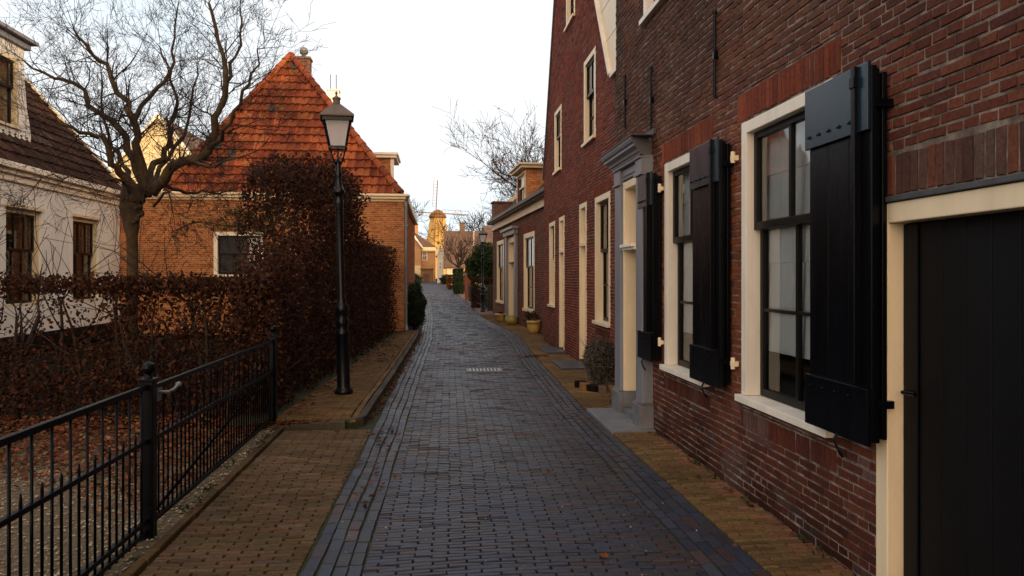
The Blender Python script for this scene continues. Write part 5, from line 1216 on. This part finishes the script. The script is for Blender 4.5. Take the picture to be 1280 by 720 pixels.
# ------------------------------------------------------------------ planting beyond the houses
def leafy(name, label, cat, c, rad_, n, size, pal, mat='green', boxy=False, group=None, stem=True, aspect=1.7):
    t = thing(name, label, cat, (c[0], c[1], c[2]), 0, group); rx, ry, rz_ = rad_
    if boxy:
        P_ = rng.uniform(-1, 1, size=(n, 3)); ax_ = rng.integers(0, 3, n); sg_ = np.sign(rng.normal(size=n)); P_[np.arange(n), ax_] = sg_ * (1 - np.abs(rng.normal(0, .08, n)))
    else:
        P_ = rng.normal(size=(n, 3)); P_ /= np.linalg.norm(P_, axis=1)[:, None]; P_ *= (rng.random(n)[:, None]) ** .22
        P_ *= 1 + .16 * np.sin(P_[:, :1] * 5 + 1) * np.sin(P_[:, 1:2] * 6) + .1 * np.sin(P_[:, 2:3] * 9)
    P_ = P_ * np.array([rx, ry, rz_]) + np.array([c[0], c[1], c[2] + rz_ * 1.02]); P_ = P_[P_[:, 2] > c[2] + .01]
    leaf_mesh('foliage', P_, size, leaf_cols(len(P_), pal), M[mat], t, aspect=aspect)
    if stem:
        b_ = MB(); b_.tube([(c[0], c[1], c[2] - .05), (c[0] + .03, c[1], c[2] + rz_ * .6), (c[0], c[1], c[2] + rz_ * 1.5)], [.05, .04, .02], 6); b_.build('stem', M['twig'], t)
    return t
G1 = [(.016, .03, .012), (.022, .04, .014), (.03, .05, .02), (.012, .022, .01)]
leafy('evergreen_shrub', 'dark clipped evergreen shrub at the corner of the brick cottage', 'shrub', (-.78, 24.2, 0), (.37, .55, .72), 9000, .05, G1, boxy=False)
leafy('evergreen_shrub', 'rounded evergreen shrubs lining the left edge of the far bend', 'shrub', (-2.6, 70, gz(70)), (1.0, 3.2, .55), 3500, .14, G1)
leafy('evergreen_shrub', 'low dark evergreen shrub below the orange far house', 'shrub', (-3.0, 86, gz(86)), (1.1, 1.0, .6), 2200, .16, G1)
leafy('evergreen_tree', 'bushy dark green evergreen behind the far street lamp', 'tree', (2.75, 42, gz(42) + 1.0), (1.15, 1.1, 1.15), 11000, .12, [(.02, .04, .012), (.03, .06, .016), (.045, .085, .02), (.015, .03, .01)])
leafy('beech_hedge', 'brown clipped hedge in the garden behind the far lamp', 'hedge', (4.0, 38.5, gz(38)), (2.3, .35, .78), 9000, .08, PAL_BEECH, 'leaf', True, stem=False)
leafy('beech_column', 'upright red brown beech column by the garden railings', 'shrub', (1.98, 47, gz(47)), (.36, .36, 1.35), 7000, .08, [(.17, .05, .022), (.13, .04, .02), (.2, .065, .03)], 'leaf')
leafy('clipped_hedge', 'dark green clipped hedge block at the right side of the bend', 'hedge', (1.55, 58, gz(58)), (.36, 1.2, .95), 11000, .1, G1, boxy=True, stem=False)
leafy('beech_hedge', 'rust brown low hedge along the right of the far bend', 'hedge', (1.35, 72, gz(72)), (.5, 5, .62), 3500, .14, [(.17, .06, .025), (.13, .05, .02)], 'leaf', True, stem=False)
leafy('evergreen_shrub', 'dark shrub in front of the white gable end', 'shrub', (.9, 84, gz(84)), (.75, .6, .55), 1500, .15, G1)
# garden railings, gate panel and red pillar beyond the last house
gf = thing('garden_railings', 'dark green garden railings behind the far lamp', 'fence', (2.2, 40, gz(40)))
for i in range(42):
    y = 36.2 + i * .24; x = 2.32 - (y - 36) * .045; b_ = MB(); b_.box((x - .012, y - .012, gz(y) - .05), (x + .012, y + .012, gz(y) + 1.05)); b_.build('picket', M['greenfence'], gf)
for z in (.15, .95):
    b_ = MB(); b_.obox((2.32, 36.1, gz(36) + z), (1.87, 46, gz(46) + z), .03, .04); b_.build('rail', M['greenfence'], gf)
bf = thing('boarded_fence', 'dark boarded fence panel between the last house and the railings', 'fence', (2.6, 35.4, gz(35)))
for i in range(9):
    b_ = MB(); x = 2.35 + i * .16; b_.box((x, 35.6 - .02, gz(35) - .05), (x + .15, 35.62, gz(35) + 1.25)); b_.build('board', M['greenfence'], bf)
b_ = MB(); b_.box((2.3, 35.621, gz(35) + .9), (3.85, 35.66, gz(35) + 1.0)); b_.build('rail', M['greenfence'], bf)
b_ = MB(); y = 46.5
o = thing('brick_pillar', 'red brick garden pillar where the railings end', 'pillar', (1.82, y, gz(y))); b_.box((1.66, y, gz(y) - .1), (2.0, y + .34, gz(y) + 1.6)); b_.build('shaft', M['redbrick'], o)
b_ = MB(); b_.box((1.62, y - .04, gz(y) + 1.601), (2.04, y + .38, gz(y) + 1.68)); b_.build('cap', M['stone'], o, bevel=.01)
fp = thing('flagpole', 'slender white pole standing before the brown tiled roof', 'flagpole', (3.15, 66, gz(66))); b_ = MB(); b_.lathe([(.12, 0), (.12, .2), (.07, .25), (.05, 5.1)], (3.15, 66, gz(66)), 10); b_.build('pole', M['white'], fp, smooth=True)
b_ = MB(); b_.lathe([(0, 5.1), (.08, 5.15), (.08, 5.22), (0, 5.28)], (3.15, 66, gz(66)), 10); b_.build('finial', M['white'], fp, smooth=True)

# ------------------------------------------------------------------ far houses
def far_window(root, mp, a0, a1, z0, z1, frame='white'):
    b_ = MB(); w = .1
    b_.box((a0, -.06, z0), (a0 + w, -.002, z1), mp); b_.box((a1 - w, -.06, z0), (a1, -.002, z1), mp); b_.box((a0 + w, -.058, z1 - w), (a1 - w, -.003, z1), mp); b_.box((a0 + w, -.058, z0), (a1 - w, -.003, z0 + w), mp); m_ = (a0 + a1) / 2; b_.box((m_ - .03, -.05, z0 + w), (m_ + .03, -.004, z1 - w), mp); b_.box((a0 + w, -.048, (z0 + z1) / 2 - .03), (a1 - w, -.005, (z0 + z1) / 2 + .03), mp)
    f_ = b_.build('window', M[frame], root); g_ = MB(); g_.box((a0 + w * .9, -.025, z0 + w * .9), (a1 - w * .9, -.006, z1 - w * .9), mp); g_.build('pane', M['farglass'], f_)
def gable_house(name, label, x0, x1, y0, y1, zb, ze, zr, wall, roof='farroof', axis='y', over=.3):
    t = thing(name, label, 'house', ((x0 + x1) / 2, y0, zb)); b_ = MB()
    if axis == 'y':                                                  # gable looks at us
        xm = (x0 + x1) / 2; b_.prism([(x0, zb - .5), (x1, zb - .5), (x1, ze), (xm, zr - .15), (x0, ze)], y0, y1, Map(lambda a, d, z: (a, d, z), False)); b_.build('wall', M[wall], t)
        b_ = MB(); dx = (x1 - x0) / 2 + over; dzr = (zr - ze) * over / ((x1 - x0) / 2)
        for sg_ in (-1, 1):
            p_ = [(xm + sg_ * dx, y0 - over, ze - dzr), (xm, y0 - over, zr), (xm, y1 + over, zr), (xm + sg_ * dx, y1 + over, ze - dzr)]; b_.add(p_ + [(a, b2, c - .15) for a, b2, c in p_], [(0, 1, 2, 3), (7, 6, 5, 4), (0, 4, 5, 1), (1, 5, 6, 2), (2, 6, 7, 3), (3, 7, 4, 0)])
        b_.build('roof', M[roof], t)
        b_ = MB(); 
        for sg_ in (-1, 1): b_.obox((xm + sg_ * dx, y0 - over - .03, ze - dzr - .05), (xm, y0 - over - .03, zr - .05), .06, .22)
        b_.build('verge_board', M['white'], t)
    else:                                                            # eaves look at us
        ym = (y0 + y1) / 2; b_.prism([(y0, zb - .5), (y1, zb - .5), (y1, ze), (ym, zr - .15), (y0, ze)], x0, x1, Map(lambda a, d, z: (d, a, z), True)); b_.build('wall', M[wall], t)
        b_ = MB(); dy = (y1 - y0) / 2 + over; dzr = (zr - ze) * over / ((y1 - y0) / 2)
        for sg_ in (-1, 1):
            p_ = [(x0 - over, ym + sg_ * dy, ze - dzr), (x0 - over, ym, zr), (x1 + over, ym, zr), (x1 + over, ym + sg_ * dy, ze - dzr)]; b_.add(p_ + [(a, b2, c - .15) for a, b2, c in p_], [(0, 1, 2, 3), (7, 6, 5, 4), (0, 4, 5, 1), (1, 5, 6, 2), (2, 6, 7, 3), (3, 7, 4, 0)])
        b_.build('roof', M[roof], t)
    return t
def chimney(t, x, y, z0, z1, w=.5, mat='farbrick'):
    b_ = MB(); b_.box((x - w / 2, y, z0), (x + w / 2, y + w, z1)); b_.box((x - w / 2 - .06, y - .06, z1 + .001), (x + w / 2 + .06, y + w + .06, z1 + .1)); b_.build('chimney', M[mat], t)
zb = gz(100)
h1 = gable_house('far_house', 'sunlit orange brick house with gable at the end of the street, left', -7.4, -2.35, 100, 110, zb, 6.0, 9.4, 'farbrick')
b_ = MB(); b_.prism([(-2.34, zb - .5), (-.42, zb - .5), (-.42, 5.7), (-2.34, 5.7)], 101, 109, Map(lambda a, d, z: (a, d, z), False)); b_.build('side_wing', M['farbrick'], h1)
b_ = MB(); b_.add([(-2.9, 100.6, 5.7), (-.2, 100.6, 5.7), (-.2, 109, 5.7), (-3.2, 109, 7.8), (-3.2, 103, 7.8)], [(0, 1, 4), (1, 2, 3, 4)]); b_.build('wing_roof', M['farroof'], h1)
b_ = MB(); b_.box((-2.4, 100.6, 5.15), (-.3, 100.98, 5.69)); b_.build('cornice', M['farcream'], h1)
far_window(h1, south(101), -2.15, -1.5, 3.9, 5.2); far_window(h1, south(100), -3.8, -2.9, 1.6, 2.8); far_window(h1, south(100), -5.6, -4.6, 3.9, 5.3)
b_ = MB(); b_.box((-4.5, 99.9, zb), (-2.36, 99.999, 3.2)); b_.build('plaster_band', M['farcream'], h1)
chimney(h1, -3.1, 104, 7.5, 9.0, .55)
sd = thing('garden_shed', 'small orange wooden shed in front of the far brick house', 'shed', (-1.5, 98, gz(98))); b_ = MB(); b_.box((-2.3, 97.5, gz(98) - .3), (-.7, 99, 2.65)); b_.build('wall', M['wood'], sd); b_ = MB(); b_.box((-2.4, 97.3, 2.651), (-.6, 99.1, 2.78)); b_.build('roof', M['farroof'], sd); b_ = MB(); b_.box((-2.0, 97.46, gz(98)), (-1.2, 97.499, 2.1)); b_.build('door', M['farroof'], sd)
h2 = gable_house('white_gable_house', 'narrow white gable end catching light at the bend', -.15, .62, 92, 99, gz(92), 4.6, 5.6, 'render', axis='y', over=.1)
far_window(h2, south(92), .05, .42, 2.6, 3.6)
h3 = gable_house('brown_roofed_house', 'house with big brown tiled roof and low cream wall right of the bend', 0.95, 7.0, 86, 95, gz(86), 3.15, 7.3, 'farcream', axis='x', over=.3)
far_window(h3, south(86), 1.5, 2.2, 1.4, 2.7); far_window(h3, south(86), 3.2, 4.0, 1.4, 2.7); chimney(h3, 2.9, 90, 6.6, 8.2, .6, 'farroof')
h4 = gable_house('brown_barn', 'brown brick house gable behind the evergreen on the right', 4.2, 11, 60, 70, gz(60), 3.6, 6.2, 'bricktex', axis='x', over=.3)
far_window(h4, south(60), 4.6, 5.3, 2.2, 3.3)
h5 = gable_house('cream_house', 'tall sunlit cream house glimpsed through the bare tree branches', -19.6, -13.6, 46, 56, 0, 7.6, 11.4, 'farcream', axis='y', over=.15)
h6 = gable_house('yellow_house', 'pale yellow house whose roof top shows behind the cottage chimney', -11.6, -8.6, 60, 70, .4, 14.2, 16.6, 'farcream', axis='x', over=.1)
chimney(h6, -8.5, 61, 15, 16.8, .9, 'render')
b_ = MB()
for x in (-8.75, -8.3): b_.tube([(x, 61.5, 16.9), (x, 61.5, 18.2)], .03, 5)
b_.build('antenna', M['iron'], h6)

# ------------------------------------------------------------------ windmill
WX, WY = 1.0, 212; zb = 1.2
wm = thing('windmill', 'golden thatched windmill with four bare sails on the horizon', 'windmill', (WX - 1.4, WY, zb)); mx = WX - 1.2
b_ = MB(); b_.lathe([(4.6, -.5), (4.1, 5.5), (3.2, 12.0), (2.25, 17.5)], (mx, WY, zb), 8, rot=R(22.5)); b_.build('body', M['thatch'], wm)
b_ = MB(); b_.lathe([(4.6, 6.3), (4.6, 6.6)], (mx, WY, zb), 16); b_.build('stage', M['wood'], wm)
b_ = MB(); b_.lathe([(2.5, 17.3), (2.5, 17.8), (1.9, 18.7), (1.0, 19.4), (.1, 19.7)], (mx, WY, zb), 14, sy=1.3); b_.build('cap', M['wood'], wm, smooth=True)
hub = Vector((mx - .5, WY - 3.2, zb + 18.4)); b_ = MB(); b_.tube([hub + Vector((.3, 2.4, 0)), hub - Vector((.05, .4, 0))], .35, 10); b_.build('hub', M['farroof'], wm)
for k in range(4):
    a = R(87 - 90 * k + 0); d_ = Vector((math.cos(a), 0, math.sin(a))); s_ = Vector((-d_.z, 0, d_.x)); b_ = MB(); ln = 9.2
    b_.obox(hub, hub + d_ * ln, .26, .3, (0, 1, 0))
    for i in range(9): q = hub + d_ * (1.8 + i * .9); b_.obox(q, q + s_ * 1.05 + Vector((0, .12, 0)), .06, .06, (0, 1, 0))
    b_.obox(hub + d_ * 1.8 + s_ * 1.05, hub + d_ * ln + s_ * 1.05, .1, .1, (0, 1, 0)); b_.build('sail', M['wood'], wm)

# climbing plant on the cottage wall
iv = thing('climbing_plant', 'green climber creeping over the cottage wall above its window', 'climber', (-6, 22.35, 0)); b_ = MB(); Pts = []
for path in ([(-5.1, 1.0), (-5.0, 2.4), (-5.25, 3.15), (-6.2, 3.2), (-7.0, 3.3), (-7.6, 3.05)], [(-5.0, 1.0), (-4.8, 2.8), (-4.95, 3.6), (-4.7, 3.9)], [(-5.2, 3.1), (-5.5, 3.5), (-6.1, 3.55)], [(-4.9, 2.6), (-4.3, 3.4), (-4.0, 3.8)]):
    pp = smooth_path([(x, 22.36, z) for x, z in path], 6); b_.tube(pp, .012, 5)
    for p_ in pp:
        dn = 14 if (-6.2 < p_.x < -4.2 and p_.z > 3.0) else 5
        for _ in range(dn): Pts.append((p_.x + gs(0, .14), 22.36 - abs(gs(0, .05)), p_.z + gs(0, .13)))
b_.build('stem', M['twig'], iv); P_ = np.array(Pts); leaf_mesh('leaves', P_, .085, leaf_cols(len(P_), [(.05, .075, .02), (.07, .09, .025), (.035, .05, .018)]), M['green'], iv)

# ------------------------------------------------------------------ light, sky, camera
SUN_EL = R(9.5); SAZ = Vector((.5, -.87)).normalized()
S = Vector((SAZ.x * math.cos(SUN_EL), SAZ.y * math.cos(SUN_EL), math.sin(SUN_EL)))
ld = bpy.data.lights.new('sun', 'SUN'); ld.energy = 2.8; ld.angle = R(.5); ld.color = (1.0, .74, .42)
lo = bpy.data.objects.new('sun', ld); COL.objects.link(lo); lo.rotation_euler = S.to_track_quat('Z', 'Y').to_euler()
w = bpy.data.worlds.new('World'); scene.world = w; w.use_nodes = True; nt = w.node_tree
for n in list(nt.nodes): nt.nodes.remove(n)
out = nt.nodes.new('ShaderNodeOutputWorld'); bg = N(nt, 'ShaderNodeBackground', Strength=.12)
sky = nt.nodes.new('ShaderNodeTexSky'); sky.sky_type = 'NISHITA'; sky.sun_disc = False; sky.sun_elevation = SUN_EL; sky.sun_rotation = math.atan2(S.x, S.y); sky.air_density = 1.0; sky.dust_density = 1.5
tc = nt.nodes.new('ShaderNodeTexCoord')
dt = N(nt, 'ShaderNodeVectorMath', operation='DOT_PRODUCT'); L(nt, tc.outputs['Generated'], dt.inputs[0]); dt.inputs[1].default_value = S
mr = N(nt, 'ShaderNodeMapRange', interpolation_type='SMOOTHSTEP'); L(nt, dt.outputs['Value'], mr.inputs['Value']); mr.inputs['From Min'].default_value = -.15; mr.inputs['From Max'].default_value = .95
K = 1 / .12
sxyz = N(nt, 'ShaderNodeSeparateXYZ'); L(nt, tc.outputs['Generated'], sxyz.inputs[0])
el = N(nt, 'ShaderNodeMapRange', interpolation_type='SMOOTHSTEP'); L(nt, sxyz.outputs['Z'], el.inputs['Value']); el.inputs['From Min'].default_value = .26; el.inputs['From Max'].default_value = .85
mpn = N(nt, 'ShaderNodeMapping'); mpn.inputs['Scale'].default_value = (1, 1, 2.6); L(nt, tc.outputs['Generated'], mpn.inputs['Vector'])
cf = noise_f(nt, 2.2, 7, .55, vec=mpn.outputs['Vector'])
thin = ramp(nt, cf, [(.34, (.86, .95, 1.0)), (.5, (1.0, 1.0, 1.0))])
low = mix_rgb(nt, mr.outputs['Result'], (1.10 * K, 1.14 * K, 1.17 * K), (4.4 * K, 3.0 * K, 1.95 * K))
high = mix_rgb(nt, mr.outputs['Result'], (.84 * K, .88 * K, .98 * K), (1.5 * K, 1.2 * K, .95 * K))
cloud = mix_rgb(nt, el.outputs['Result'], low, high)
cloud = mix_rgb(nt, 1.0, cloud, thin, 'MULTIPLY')
col = mix_rgb(nt, .94, sky.outputs['Color'], cloud)
L(nt, col, bg.inputs['Color']); L(nt, bg.outputs[0], out.inputs[0])

cd = bpy.data.cameras.new('camera'); cam = bpy.data.objects.new('camera', cd); COL.objects.link(cam)
cd.sensor_width = 36; cd.lens = 924 / 1280 * 36; cd.shift_y = -14 / 1280; cd.clip_end = 2000; cd.clip_start = .05
cam.location = (0, 0, EYE); cam.rotation_euler = (R(90), 0, -math.atan(92 / 924)); scene.camera = cam
scene.render.engine = 'CYCLES'
scene.view_settings.view_transform = 'Standard'; scene.view_settings.look = 'None'; scene.view_settings.exposure = 0; scene.view_settings.gamma = 1
scene.cycles.max_bounces = 6; scene.cycles.transparent_max_bounces = 12; scene.cycles.diffuse_bounces = 3; scene.cycles.glossy_bounces = 3
scene.cycles.use_denoising = True
